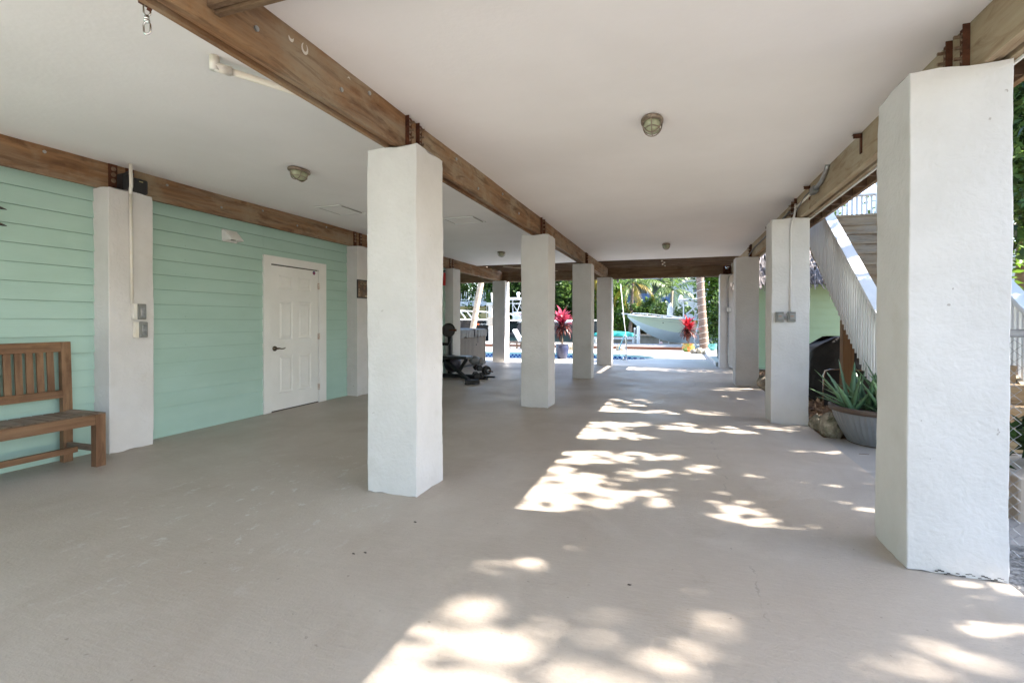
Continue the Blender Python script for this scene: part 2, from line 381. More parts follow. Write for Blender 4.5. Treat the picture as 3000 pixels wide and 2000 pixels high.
# seawalls and dock
CONC=mat('weathered_concrete',(.42,.40,.36),.85,col2=(.30,.28,.25),ns=2.5,bump=.3,bs=20,spec=.2)
DOCKW=wood('grey_dock_wood',(.36,.33,.30),(.46,.43,.40),'x',.8)
REDW=wood('red_brown_dock_wood',(.16,.055,.03),(.28,.12,.07),'x',.7)
MB().box(-120,120,24.42,24.68,-1.6,-.04).build('seawall',CONC,label='grey concrete seawall on the near side of the canal, behind the dock',cat='seawall')
MB().box(-120,120,40.9,41.3,-1.6,-.02).box(-120,120,40.78,41.6,-.02,.14).build('seawall',mat('dark_stained_concrete',(.11,.09,.07),.9,col2=(.20,.17,.14),ns=1.2),label='far seawall across the canal below the mangroves',cat='seawall')
def dock(x0,x1,label):
    t=empty('dock',((x0+x1)/2,23,-.3),label,'dock')
    mb=MB(); y=21.86; r=random.Random(3)
    while y<24.4: 
        mb.box(x0,x1,y,y+.135,.09+r.uniform(-.003,.003),.13+r.uniform(-.003,.003)); y+=.142
    mb.build('decking',DOCKW,t)
    MB().box(x0,x1,21.8,21.855,-.02,.10).build('fascia_board',REDW,t)
    return t
dock(-19,.42,'weathered plank dock with red brown fascia board along the canal')
# ------------------------------------------------------------ house: pillars
HP=2.447
def pillar_mesh(seed,crack=False):
    r=random.Random(seed); w=.2; rad=.007; ring=[]
    def side(n=7): return n
    pts=[]
    # cross-section going round, slightly rounded corners
    for cx,cy,a0 in ((w-rad,w-rad,0),(-w+rad,w-rad,90),(-w+rad,-w+rad,180),(w-rad,-w+rad,270)):
        for k in range(4): a=R(a0+30*k); pts.append((cx+rad*math.cos(a),cy+rad*math.sin(a)))
    full=[]
    for i in range(16):
        a=pts[i]; b=pts[(i+1)%16]; full.append(a)
        if i%4==3:
            for t in range(1,7): full.append((a[0]+(b[0]-a[0])*t/7,a[1]+(b[1]-a[1])*t/7))
    n=len(full); H=46; mb=MB(); 
    ph=[r.uniform(0,6.3) for _ in range(8)]
    for i in range(H+1):
        z=HP*i/H
        for j,(x,y) in enumerate(full):
            an=math.atan2(y,x)
            d=.0018*math.sin(z*3.1+ph[0]+2*an)+.0014*math.sin(z*7.3+ph[1]+3*an)+r.gauss(0,.0009)
            if i in(0,H): d+=r.uniform(-.004,.001)
            k=1+d/.2
            zz=z
            if i==H: zz+= .006*math.sin(5*an+ph[2])+r.uniform(-.004,.003)
            if i==0: zz+= max(0,r.uniform(-.012,.008))
            mb.v.append((x*k,y*k,zz))
    for i in range(H):
        for j in range(n):
            a=i*n+j;b=i*n+(j+1)%n; mb.f.append((a,b,b+n,a+n))
    tb=len(mb.v); mb.v+=mb.v[H*n:H*n+n]; mb.f.append(tuple(tb+j for j in range(n))); return mb
PX={'C':-1.90,'R':1.285,'L':-5.11}
PY={'C':[3.167,6.823,10.457,13.85],'R':[3.09,6.705,10.35,13.88],'L':[3.22,6.87,10.45,14.05]}
LAB={('C',0):'large white stucco pillar in the middle row, nearest the camera',('C',1):'white pillar second from the front in the middle row',('C',2):'white pillar third in the middle row, left of the palms',('C',3):'farthest pillar of the middle row, beside the pool rail, with a sunlit right edge',
('R',0):'huge white stucco pillar at the right edge of the photo with peeling base',('R',1):'white pillar with two grey switch boxes, left of the staircase',('R',2):'plain white pillar between the switch box pillar and the far right pillar',('R',3):'far right pillar with a grey conduit and outlet box, beside the hose',
('L',0):'white pillar against the mint wall with the outlet boxes and black box',('L',1):'white pillar beside the door with the framed poster',('L',2):'white pillar half hidden behind the gym rack and hot tub',('L',3):'far left pillar by the pool, its right side in bright sun'}
BEAMX={'C':(-1.953,-1.84),'R':(1.372,1.502),'L':(-5.17,-5.05)}
pillars={}
k=0
for row in 'CRL':
    for i in range(4):
        k+=1
        o=pillar_mesh(k).build('pillar',STUCCO,loc=(0,0,0),smooth=True,label=LAB[row,i],cat='pillar',group='white stucco pillars under the house')
        o.location=(PX[row],PY[row][i],0); pillars[row,i]=o
        wn=o.modifiers.new('normals','WEIGHTED_NORMAL'); wn.weight=60
        if (row,i) in (('C',3),('L',3),('R',3)): continue
        # rusty straps with bolts on the beam face over the pillar
        inner={'C':BEAMX['C'][1],'R':BEAMX['R'][0],'L':BEAMX['L'][1]}[row]; sg={'C':1,'R':-1,'L':1}[row]
        yc=PY[row][i]
        for yo in ((-.115,.035) if row!='R' else (-.09,.07)):
            a=yc+yo; x0,x1=sorted((inner+sg*.001,inner+sg*.009))
            st=MB().box(x0,x1,a,a+.075,HP-.02,2.712).build('steel_strap',RUST,o)
            x0,x1=sorted((inner+sg*.009,inner+sg*.03))
            fl=MB().box(x0,x1,a,a+.006,HP-.02,2.705).build('strap_flange',RUST,o) if row!='L' else None
            for zz in (2.655,2.60,2.545):
                MB().cyl((inner+sg*.009,a+.04,zz),(inner+sg*.014,a+.04,zz),.021,n=16).cyl((inner+sg*.014,a+.04,zz),(inner+sg*(.05 if row!='L' else .024),a+.04,zz),.009,n=8).build('bolt',BOLT,st)
# front row behind/beside the camera (shades as the photo's own house does)
for n_,(x,y) in enumerate(((-1.9,-.49),(1.285,-.53),(-5.11,-.43))): pass
# crack of peeling paint at the foot of the near right pillar
rr=random.Random(5); mb=MB()
px=[1.20+.012*i for i in range(24)]
for i in range(23):
    z0=.012+.006*math.sin(i*1.3)+rr.uniform(-.004,.004); h=rr.uniform(.0,.003)
    if i in(5,6,13): continue
    mb.box(px[i],px[i]+.0122,3.09-.2045,3.09-.2,max(0,z0-h),z0+h*.4+.001)
mb.build('peeling_edge',mat('crack_dark',(.09,.085,.08),.9),pillars['R',0])
# ------------------------------------------------------------ beams
def beamY(x0,x1,y0,y1,m,label,z0=HP,z1=2.74):
    n=3; w=(x1-x0-.030)/3; mb=MB(); r=random.Random(int(abs(x0)*100))
    for i in range(n):
        a=x0+i*(w+.015); dz=(0,.016,.003)[i]
        # plank lightly subdivided so that its edges wander
        seg=24
        for j in range(seg):
            ya=y0+(y1-y0)*j/seg; yb=y0+(y1-y0)*(j+1)/seg
            mb.box(a,a+w,ya,yb,z0+dz,z1)
    t=mb.build('timber_beam',m,bevel=0,label=label,cat='beam',group='timber beams under the house'); return t
bc=beamY(*BEAMX['C'],-1,14.0,BW_Y,'long brown laminated beam resting on the middle row of pillars')
bl=beamY(*BEAMX['L'],-1,14.0,BW_Y,'brown beam above the mint siding wall')
br_=beamY(*BEAMX['R'],-1,14.0,PINE_Y,'pale weathered beam along the right row of pillars')
def beamX(x0,x1,y0,y1,m,label,z0=HP-.015,z1=2.74):
    w=(y1-y0-.008)/2; mb=MB()
    mb.box(x0,x1,y0,y0+w,z0,z1).box(x0,x1,y0+w+.008,y1,z0-.012,z1)
    return mb.build('timber_beam',m,label=label,cat='beam',group='timber beams under the house')
beamX(-12,-5.12,14.02,14.14,BW_X,'far end beam left of the pool pillars')
beamX(-5.118,-1.902,14.02,14.14,BW_X,'dark end beam between the two far pool pillars')
beamX(-1.90,1.50,14.02,14.14,BW_X,'dark brown end beam above the view of the moored boat')
beamX(-1.835,1.36,1.50,1.56,BW_X,'orange brown cross beam touching the middle beam at the top edge',z0=2.52)
# bolts and nails on beams
def studs(parent,x,sg,pts,m=BOLT,r=.013):
    for y,z in pts:
        MB().cyl((x,y,z),(x+sg*.008,y,z),r,n=10).build('bolt',m,parent)
studs(bc,BEAMX['C'][1],1,[(1.75,2.57),(2.35,2.56),(2.62,2.66),(3.9,2.65),(4.4,2.52),(5.1,2.64),(5.7,2.55)],GALV)
studs(bl,BEAMX['L'][1],1,[(2.62,2.645),(3.66,2.64),(4.3,2.55),(4.9,2.64),(5.5,2.56),(6.1,2.65)],GALV)
# rough white paint daubs on the middle beam
mb=MB()
def daub(cy,cz,r,a0,a1,w):
    n=14
    for i in range(n):
        t0=a0+(a1-a0)*i/n; t1=a0+(a1-a0)*(i+1)/n; k=math.sin(math.pi*(i+.5)/n)**.6*w
        p=[(cy+q*math.cos(t)*.9,cz+q*math.sin(t)*1.15) for q,t in ((r-k,t0),(r+k,t0),(r+k,t1),(r-k,t1))]
        mb.add([(BEAMX['C'][1]+.0015,a,b) for a,b in p],[(0,1,2,3)])
daub(1.965,2.655,.018,R(190),R(350),.007); daub(2.06,2.645,.022,R(120),R(420),.007); daub(2.42,2.648,.014,R(20),R(160),.003)
mb.build('paint_mark',mat('old_paint_mark',(.62,.58,.52),.8),bc)
# drip trim on the outside of the right beam
MB().box(1.504,1.516,-1,14,2.440,2.462).build('drip_trim',WHITE,br_)
# ------------------------------------------------------------ ceiling and deck overhead
def ceiling_obj():
    mb=MB(); 
    for x0,x1 in ((-5.05,-1.955),(-1.838,1.370)):
        nx=24; ny=90; y0,y1=-1.0,12.0; base=len(mb.v); r=random.Random(2)
        for j in range(ny+1):
            for i in range(nx+1):
                x=x0+(x1-x0)*i/nx; y=y0+(y1-y0)*j/ny
                z=2.70+.004*math.sin(x*2.1+y*.9)+.003*math.sin(y*2.7-x)+r.gauss(0,.0006)
                mb.v.append((x,y,z))
        for j in range(ny):
            for i in range(nx):
                a=base+j*(nx+1)+i; mb.f.append((a,a+1,a+nx+2,a+nx+1))
        mb.box(x0,x1,y1-.012,y1,2.698,2.74)
    o=mb.build('ceiling',CEIL,smooth=True,kind='structure'); return o
ceiling_obj()
MB().box(-12,1.50,-1.0,14.14,2.96,3.10).build('upper_floor',mat('subfloor',(.10,.06,.04),.8,col2=(.13,.08,.05),ns=3),kind='structure')
# open joists at the far end
JO=wood('joist_wood_x',(.12,.075,.05),(.20,.135,.085),'x',.7,c3=(.24,.17,.115))
jg='joists of the open deck bay at the far end'
for i,y in enumerate((12.25,12.62,12.99,13.36,13.73)):
    MB().box(-4.99,-1.96,y,y+.038,2.70,2.955).build('joist',JO,label='joist left of the middle beam, %s from the ceiling edge'%['first','second','third','fourth','fifth'][i],cat='joist',group=jg)
    MB().box(-1.83,1.36,y,y+.038,2.70,2.955).build('joist',JO,label='joist above the boat view, %s from the ceiling edge'%['first','second','third','fourth','fifth'][i],cat='joist',group=jg)
bk=MB()
for i,y in enumerate((12.29,12.66,13.03,13.40)): bk.box(-.35+.05*(i%2),-.31+.05*(i%2),y,y+.33,2.71,2.94)
bk.build('blocking',PINE_Y,label='pale wood blocking between the far joists over the boat view',cat='blocking')
bk=MB(); bk.bar((-4.4,12.28,2.69),(-3.3,13.9,2.69),.04,.02)
bk.build('brace',PINE_Y,label='thin pale brace crossing under the far left joists',cat='brace')
# side deck beyond the right beam: joists, rim and boards
BRN=wood('deck_joist_wood',(.085,.05,.03),(.15,.095,.06),'x',.75)
sd=empty('side_deck',(1.76,4.5,2.70),'dark brown joisted walkway deck outside the right beam','deck')
mb=MB(); y=-.9
jj=0
while y<9.9:
    MB().box(1.503,1.96,y,y+.04,2.70,2.93).build('joist',BRN,sd); y+=.42; jj+=1
MB().box(1.96,2.0,-1,9.95,2.69,2.93).build('rim_joist',BW_Y,sd)
MB().box(1.503,2.02,-1,9.95,2.935,2.96).build('deck_boards',BRN,sd)
# ------------------------------------------------------------ mint siding wall
def lap_wall(mb,x,sg,segs,z0,z1,lap=.155,axis='y'):
    # each board is a thin wedge, proud at its bottom edge
    n=int(math.ceil((z1-z0)/lap-1e-6))
    for a,b in segs:
        for i in range(n):
            za=z0+i*lap; zb=min(z1,za+lap-.0032)
            prof=[(0,za),(sg*.019,za),(sg*.005,zb),(0,zb)]
            if axis=='y': mb.prism([(x+p[0],p[1]) for p in prof],'y',a,b)
            else: mb.prism([(x+p[0],p[1]) for p in prof],'x',a,b)
wall=empty('mint_wall',(-5.15,4.6,0),'mint green lap siding wall along the left side','wall')
mb=MB(); lap_wall(mb,-5.124,1,[(-6.5,4.965),(6.14,10.25)],.001,2.46)
lap_wall(mb,-5.124,1,[(4.966,6.139)],2.016,2.46,.155)
mb.build('lap_siding',MINT,wall)
MB().box(-5.30,-5.126,-6.5,5.0,0,2.70).box(-5.30,-5.126,6.06,10.3,0,2.70).box(-5.30,-5.126,5.001,6.059,2.04,2.70).build('wall_core',mat('lap_shade_backing',(.21,.31,.26),.9),wall)  # core colour darkened to paint shadow lines into the gaps between boards
MB().box(-12,-5.302,10.2,10.3,0,2.70).build('return_wall',MINT,wall)
MB().box(-5.3,-5.105,10.252,10.31,0,2.46).build('corner_board',MINT,wall)
# ------------------------------------------------------------ door
door=empty('door',(-5.1,5.55,0),'white six panel door in the mint wall with bronze lever','door')
MB().box(-5.123,-5.088,4.955,5.078,0,2.09).box(-5.123,-5.088,5.992,6.148,0,2.09).box(-5.123,-5.0885,5.078,5.992,1.985,2.09).build('door_frame',WHITE,door,bevel=.002)
MB().box(-5.16,-5.123,5.078,5.992,1.972,1.985).box(-5.15,-5.11,5.08,5.99,0,.012).build('threshold_gap',mat('dark_gap',(.05,.045,.04),.8),door)
def door_slab():
    # panel field built as a height grid: stiles, rails, raised panels
    ys=[5.082,5.225,5.478,5.580,5.838,5.984]; X=-5.108
    zs=[.015,.235,.755,.965,1.495,1.66,1.84,1.968]
    mb=MB(); holes=[(ys[1],ys[2]),(ys[3],ys[4])]; rows=[(zs[1],zs[2]),(zs[3],zs[4]),(zs[5],zs[6])]
    # stiles
    mb.box(X-.035,X,ys[0],ys[1],zs[0],zs[-1]).box(X-.035,X,ys[2],ys[3],zs[0],zs[-1]).box(X-.035,X,ys[4],ys[5],zs[0],zs[-1])
    for a,b in holes:
        for z0,z1 in ((zs[0],zs[1]),(zs[2],zs[3]),(zs[4],zs[5]),(zs[6],zs[7])): mb.box(X-.035,X,a,b,z0,z1)
        for z0,z1 in rows:
            # sunk moulding then raised field
            def q(d,x): return [(x,a+d,z0+d),(x,b-d,z0+d),(x,b-d,z1-d),(x,a+d,z1-d)]
            L4=[q(0,X),q(.014,X-.012),q(.026,X-.012),q(.052,X-.002)]
            base=len(mb.v)
            for l in L4: mb.v+=l
            for k in range(3):
                for j in range(4):
                    mb.f.append((base+k*4+j,base+k*4+(j+1)%4,base+(k+1)*4+(j+1)%4,base+(k+1)*4+j))
            mb.f.append(tuple(base+12+j for j in range(4)))
    return mb
slab=door_slab().build('door_panel',WHITE,door)
BRONZE=mat('aged_bronze',(.16,.12,.085),.32,metal=.9,col2=(.10,.075,.055),ns=30)
h=MB().cyl((-5.108,5.145,.852),(-5.092,5.145,.852),.034,n=20).cyl((-5.092,5.145,.852),(-5.055,5.145,.852),.012,n=10)
h.tube([(-5.055,5.14,.852),(-5.053,5.18,.853),(-5.054,5.22,.845),(-5.058,5.26,.846),(-5.062,5.295,.858)],[.012,.010,.008,.008,.005],8)
h.build('handle',BRONZE,slab,smooth=True)
for z in (1.743,.99,.237):
    MB().cyl((-5.093,5.994,z-.05),(-5.093,5.994,z+.05),.009,n=8).box(-5.103,-5.094,5.97,6.012,z-.045,z+.045).build('hinge',mat('worn_hinge',(.45,.33,.27),.5,metal=.3,col2=(.60,.56,.52),ns=60,lo=.45,hi=.55),door)
stk=MB().cyl((-5.108,5.902,1.935),(-5.1065,5.902,1.935),.028,n=24).build('sticker',mat('blue_sticker',(.02,.03,.16),.4),slab)
MB().cyl((-5.1065,5.902,1.935),(-5.106,5.902,1.935),.012,n=12).add([(-5.1058,5.878,1.922),(-5.1058,5.926,1.922),(-5.1058,5.921,1.914),(-5.1058,5.883,1.914)],[(0,1,2,3)]).build('sticker_print',mat('sticker_red',(.35,.03,.03),.4),stk)
mb=MB(); r=random.Random(12)
for yy in (-1.1,.35,1.8,3.0,3.9,4.75,6.35,7.6,8.9):
    for i in range(15):
        mb.box(-5.106,-5.1035,yy+r.uniform(-.004,.004),yy+.005,.155*i+.028,.155*i+.033)
mb.build('nail_heads',mat('nail_paint',(.30,.43,.38),.5),wall)['kind']='stuff'
# vent hood above
v=empty('wall_lamp',(-5.11,4.46,2.2),'white wedge shaped wall light hood on the mint wall, left of the door','wall light')
MB().prism([(4.355,2.312),(4.355,2.17),(4.555,2.17),(4.555,2.312)],'x',-5.112,-5.095).build('back_plate',WHITE,v)
mb=MB(); mb.add([(-5.095,4.36,2.305),(-5.095,4.55,2.305),(-5.095,4.55,2.18),(-5.095,4.36,2.18),(-5.045,4.41,2.27),(-5.045,4.50,2.27),(-4.965,4.535,2.185),(-4.965,4.375,2.185)],[(0,1,5,4),(4,5,6,7),(0,4,7,3),(1,2,6,5)])
mb.build('hood',WHITE,v,solid=.006)
MB().lathe([(.03,0),(.032,.03),(.0,.06)],(-5.04,4.455,2.188),14).build('bulb',mat('lamp_socket',(.25,.24,.22),.5),v)
# hooks at the left edge
for z,lab in ((2.115,'upper'),(1.985,'lower')):
    MB().tube([(-5.105,2.13,z+.02),(-5.09,2.24,z+.022),(-5.075,2.345,z+.002)],[.018,.015,.012],8).tube([(-5.075,2.345,z+.002),(-5.07,2.385,z-.006)],[.012,.003],8).build('wall_hook',mat('dark_hook',(.025,.022,.02),.5,col2=(.16,.10,.06),ns=20,lo=.55,hi=.6),smooth=True,label='dark pointed wall hook at the left edge, %s one of the pair'%lab,cat='hook',group='pointed hooks on the mint wall')
# ------------------------------------------------------------ ceiling fittings
def bulkhead(x,y,label):
    t=empty('bulkhead_light',(x,y,2.60),label,'ceiling light','oval caged lights on the ceiling')
    MB().lathe([(.062,.10),(.075,.098),(.08,.088),(.078,.075),(.066,.070),(.06,.07)],(x,y,2.60),32,1,1.62).build('base_ring',BRASSY,t,smooth=True)
    MB().lathe([(0.0001,0),(.03,.004),(.05,.02),(.058,.045),(.061,.078)],(x,y,2.60),32,1,1.6).build('glass_dome',GLASS_G,t,smooth=True)
    cg=MB()
    for yo in (-.045,.045):
        cg.tube([(x+.068*math.sin(a),y+yo,2.675-.082*math.cos(a)) for a in [R(q) for q in range(-88,89,16)]],.004,6)
    for k in (1.0,):
        cg.tube([(x,y+.112*math.sin(a),2.675-.082*math.cos(a)) for a in [R(q) for q in range(-88,89,11)]],.004,6)
    cg.tube([(x+.055*math.cos(a),y+.09*math.sin(a),2.625) for a in [R(q) for q in range(0,360,18)]],.0035,6,closed=True)
    cg.build('wire_cage',BRASSY,t,smooth=True); return t
bulkhead(-.17,3.70,'caged oval ceiling light nearest the camera on the right bay ceiling')
bulkhead(-3.49,3.83,'caged oval ceiling light on the left bay ceiling, before the access panels')
bulkhead(-3.54,9.76,'small far caged ceiling light in the left bay, right of the gym')
bulkhead(-.18,9.72,'small far caged ceiling light in the right bay, above the boat view')
# access panels
def panel(x0,x1,y0,y1,label):
    t=empty('ceiling_access_panel',((x0+x1)/2,(y0+y1)/2,2.688),label,'access panel','flush access panels in the left bay ceiling')
    MB().box(x0,x1,y0,y1,2.6905,2.6935).build('panel_board',CEIL,t)
    MB().box(x0-.03,x1+.03,y0-.045,y0-.001,2.681,2.6935).build('trim_strip',WHITE,t)
    MB().box(x0-.01,x1+.05,y1+.001,y1+.03,2.683,2.6935).build('trim_strip',WHITE,t)
    MB().box(x1+.0005,x1+.014,y0,y1,2.6865,2.6935).box(x0-.008,x0-.0005,y0,y1,2.6885,2.6935).build('side_shade_strip',mat('panel_shadow_gap',(.33,.31,.28),.8),t)  # darker strips paint the shadow gap along the panel sides
panel(-4.40,-4.06,5.16,5.60,'white trimmed ceiling access panel left of the nearest middle pillar')
panel(-3.16,-2.72,6.30,6.66,'white trimmed ceiling access panel right of the nearest middle pillar')
# pvc pipe on ceiling
t=empty('drain_pipe',(-2.5,2.3,2.60),'cream pvc pipe hung under the ceiling, half hidden by the middle beam','pipe')
MB().cyl((-2.41,2.12,2.645),(-2.0,2.92,2.645),.019,n=12).build('pipe_run',mat('aged_pvc',(.70,.64,.54),.5,col2=(.74,.70,.63),ns=6),t,smooth=True)
MB().cyl((-2.448,2.045,2.645),(-2.41,2.12,2.645),.026,n=14).cyl((-2.448,2.045,2.70),(-2.448,2.045,2.625),.026,n=14).build('elbow',PVC,t,smooth=True)
# swivel hook hanging from the middle beam
t=empty('swivel_hook',(-1.99,1.36,2.38),'shiny steel swivel snap link hanging from the middle beam at the top edge','hook')
def link(mb,c,w,h,r,ax=(1,0)):
    pts=[]
    for q in range(0,360,20):
        a=R(q); dx=w*math.cos(a); dz=h*math.sin(a); dz+= (h*.45 if dz>0 else -h*.45)
        pts.append((c[0]+dx*ax[0],c[1]+dx*ax[1],c[2]+dz))
    mb.tube(pts,r,8,closed=True)
hx,hy=-1.985,1.362
mb=MB(); link(mb,(hx,hy,2.452),.012,.016,.0035,(.8,.6)); mb.build('upper_link',STEEL,t,smooth=True)
MB().cyl((hx,hy,2.428),(hx,hy,2.412),.009,n=12).cyl((hx,hy,2.412),(hx,hy,2.404),.011,n=12).build('swivel',STEEL,t,smooth=True)
mb=MB(); link(mb,(hx,hy,2.380),.014,.017,.0038,(.95,.3)); mb.build('lower_link',STEEL,t,smooth=True)
MB().box(hx-.02,hx+.03,hy-.02,hy+.02,2.472,2.486).cyl((hx+.01,hy,2.445),(hx+.03,hy,2.47),.008,n=8).build('hanger_plate',RUST,t)
# ------------------------------------------------------------ pillar L1 conduit, boxes, black box
t=empty('outlet_boxes',(-4.89,3.26,1.05),'two grey covered outlet boxes on a white conduit up the left pillar','outlet boxes')
MB().cyl((-4.893,3.208,1.38),(-4.893,3.200,2.43),.013,n=10).tube([(-4.893,3.200,2.42),(-4.885,3.195,2.46),(-4.868,3.19,2.49),(-4.868,3.185,2.70)],.015,10).build('conduit',PVC,t,smooth=True)
for (a,b,z0,z1) in ((3.212,3.325,1.236,1.385),(3.226,3.338,1.062,1.212)):
    b_=MB().box(-4.911,-4.875,a,a+.035,z0,z1).build('box_body',PVC,t,bevel=.003)
    c_=MB().box(-4.908,-4.865,a+.0355,b,z0,z1).build('cover',GREYBOX,t,bevel=.008)
    MB().box(-4.8645,-4.853,a+.05,b-.015,z0+.02,z1-.03).build('window',mat('smoked_window',(.13,.14,.15),.12,col2=(.34,.35,.36),ns=14),c_,bevel=.006)
t=empty('black_transformer_box',(-4.95,3.3,2.452),'black plastic box sitting on top of the left pillar','box')
MB().box(-5.03,-4.925,3.245,3.39,2.455,2.60).build('box_body',BLACK,t,bevel=.02)
MB().box(-5.02,-4.935,3.16,3.24,2.455,2.61).tube([(-4.94,3.17,2.60),(-4.92,3.20,2.63),(-4.93,3.25,2.62)],.012,8).build('bracket',BLACK,t,bevel=.008)
MB().box(-4.9249,-4.9235,3.30,3.335,2.565,2.573).build('label_strip',mat('yellowed_label',(.55,.5,.25),.5),t)
# poster on second left pillar
t=empty('framed_poster',(-4.9,6.8,1.59),'dark framed poster with brown picture on the pillar by the door','poster')
MB().box(-4.908,-4.892,6.652,6.668,1.595,1.899).box(-4.908,-4.892,6.982,6.998,1.595,1.899).box(-4.908,-4.892,6.668,6.982,1.595,1.611).box(-4.908,-4.892,6.668,6.982,1.883,1.899).build('frame',BLACK,t)
MB().box(-4.905,-4.900,6.668,6.982,1.611,1.883).build('print',mat('poster_print',(.06,.035,.022),.3,col2=(.19,.095,.05),ns=9,lo=.4,hi=.6),t)
def text(s,size,loc,parent,m,rot,name='lettering',ext=.0005,align='CENTER'):
    c=D.curves.new(name,'FONT'); c.body=s; c.size=size; c.extrude=ext; c.align_x=align; c.align_y='CENTER'
    ob=D.objects.new(name,c); me=None
    COL.objects.link(ob); bpy.context.view_layer.update()
    dg=bpy.context.evaluated_depsgraph_get(); me=D.meshes.new_from_object(ob.evaluated_get(dg)); D.objects.remove(ob)
    o=D.objects.new(name,me); COL.objects.link(o); o.parent=parent
    o.rotation_euler=rot; o.location=Vector(loc)-wl(parent); me.materials.clear(); me.materials.append(m); return o
GOLD=mat('poster_lettering',(.42,.36,.24),.5)
def scrawl(n,x0,w,h,fixed,z,t,m,axis,seed,name='worn_lettering'):
    # lettering too worn and small to read in the photograph: short uneven strokes
    mb=MB(); r=random.Random(seed); p=w/n
    for i in range(n):
        a=x0+i*p
        for q in range(r.choice((2,3))):
            u=a+r.uniform(0,.5)*p; v=z+r.uniform(-.5,.1)*h; du,dv=(p*.22,h*r.uniform(.5,.9)) if q%2==0 else (p*.55,h*.2)
            if axis=='y': mb.box(fixed,fixed+.001,u,u+du,v,v+dv)
            else: mb.box(u,u+du,fixed-.001,fixed,v,v+dv)
    o=mb.build(name,m,t); o['kind']='stuff'; return o
scrawl(12,6.72,.21,.020,-4.8995,1.862,t,GOLD,'y',1); scrawl(10,6.73,.19,.027,-4.8995,1.829,t,GOLD,'y',2)
mb=MB()
for i in range(3): mb.box(-4.8995,-4.8985,6.69,6.72,1.74-.022*i,1.75-.022*i)
for i in range(4): mb.box(-4.8995,-4.8985,6.68,6.74-.01*(i%2),1.67-.013*i,1.674-.013*i)
mb.build('small_print',GOLD,t)
MB().box(-4.8995,-4.8985,6.86,6.95,1.625,1.65).build('credit_block',GOLD,t)
mb=MB().lathe([(0.0001,.0),(.045,.0),(.05,.06),(.03,.10),(.0001,.11)],(-4.902,6.83,1.635),10,.05,1).lathe([(0.0001,0),(.02,.005),(.024,.03),(.0001,.05)],(-4.902,6.83,1.745),10,.08,1)
mb.build('printed_figure',mat('poster_figure',(.05,.055,.06),.5,col2=(.22,.12,.07),ns=25),t)
# switch boxes and conduit on second right pillar
t=empty('switch_boxes',(1.23,6.5,1.22),'pair of grey weatherproof switch boxes on the right pillar','switch boxes')
for a,b in ((1.128,1.211),(1.253,1.336)):
    q=MB().box(a,b,6.465,6.503,1.22,1.338).build('box_body',GREYBOX,t,bevel=.004)
    MB().box(a+.022,b-.006,6.455,6.4645,1.25,1.315).build('flap',mat('flap_grey',(.26,.265,.255),.5),q,bevel=.003)
    MB().box(a+.028,a+.058,6.4535,6.4548,1.283,1.289).build('orange_mark',mat('orange_mark',(.42,.12,.05),.5),q)
    for u in (a+.014,b-.012):
        for w in (1.236,1.326): MB().cyl((u,6.4648,w),(u,6.4615,w),.004,n=6).build('screw',BOLT,q)
MB().box(1.212,1.252,6.472,6.5,1.258,1.285).build('coupling',GREYBOX,t)
t=empty('conduit',(1.3,6.5,1.34),'cream painted conduit running up the right pillar from the switch boxes','conduit')
MB().tube([(1.285,6.497,1.34),(1.285,6.497,1.75),(1.283,6.497,2.30),(1.295,6.495,2.40),(1.318,6.49,2.47),(1.335,6.50,2.56),(1.345,6.56,2.62)],.0115,8).build('conduit_run',STUCCO,t,smooth=True)
for z in (1.84,2.17): MB().cyl((1.285,6.497,z),(1.285,6.497,z+.025),.0135,n=10).build('clamp',STUCCO,t)
# grey conduit and cables along the inside of the right beam
t=empty('beam_conduit',(1.36,6,2.55),'grey conduit and black cables clipped along the pale right beam','conduit')
MB().tube([(1.352,5.30,2.70),(1.35,5.35,2.66),(1.35,5.50,2.60),(1.345,5.66,2.58)],.02,10).build('elbow_run',GALV,t,smooth=True)
MB().box(1.315,1.37,5.66,5.80,2.54,2.61).build('conduit_body',GREYBOX,t,bevel=.006)
MB().tube([(1.35,5.80,2.575),(1.35,6.2,2.575),(1.35,6.6,2.585)],.013,8).build('pipe_run',PVC,t,smooth=True)
MB().tube([(1.345,5.78,2.60),(1.34,6.1,2.60),(1.34,6.5,2.52),(1.35,6.9,2.56)],.007,6).tube([(1.345,6.9,2.6),(1.35,7.8,2.585),(1.35,8.8,2.575),(1.35,9.8,2.57),(1.335,10.4,2.5)],.011,8).build('cable',mat('grey_cable',(.12,.12,.125),.5),t,smooth=True)
for y,lab in ((4.48,'nearest of the three'),(6.02,'just above the conduit body'),(8.4,'beyond the switch box pillar')):
    q=MB().box(1.364,1.371,y-.02,y+.02,2.54,2.69).add([(1.371,y-.02,2.69),(1.371,y+.02,2.69),(1.31,y-.02,2.69),(1.31,y+.02,2.69)],[(0,1,3,2)]).box(1.31,1.371,y-.02,y-.015,2.655,2.69)
    q.build('angle_bracket',RUST,label='rusty angle bracket on the right beam, '+lab,cat='bracket',group='rusty angle brackets on the right beam')
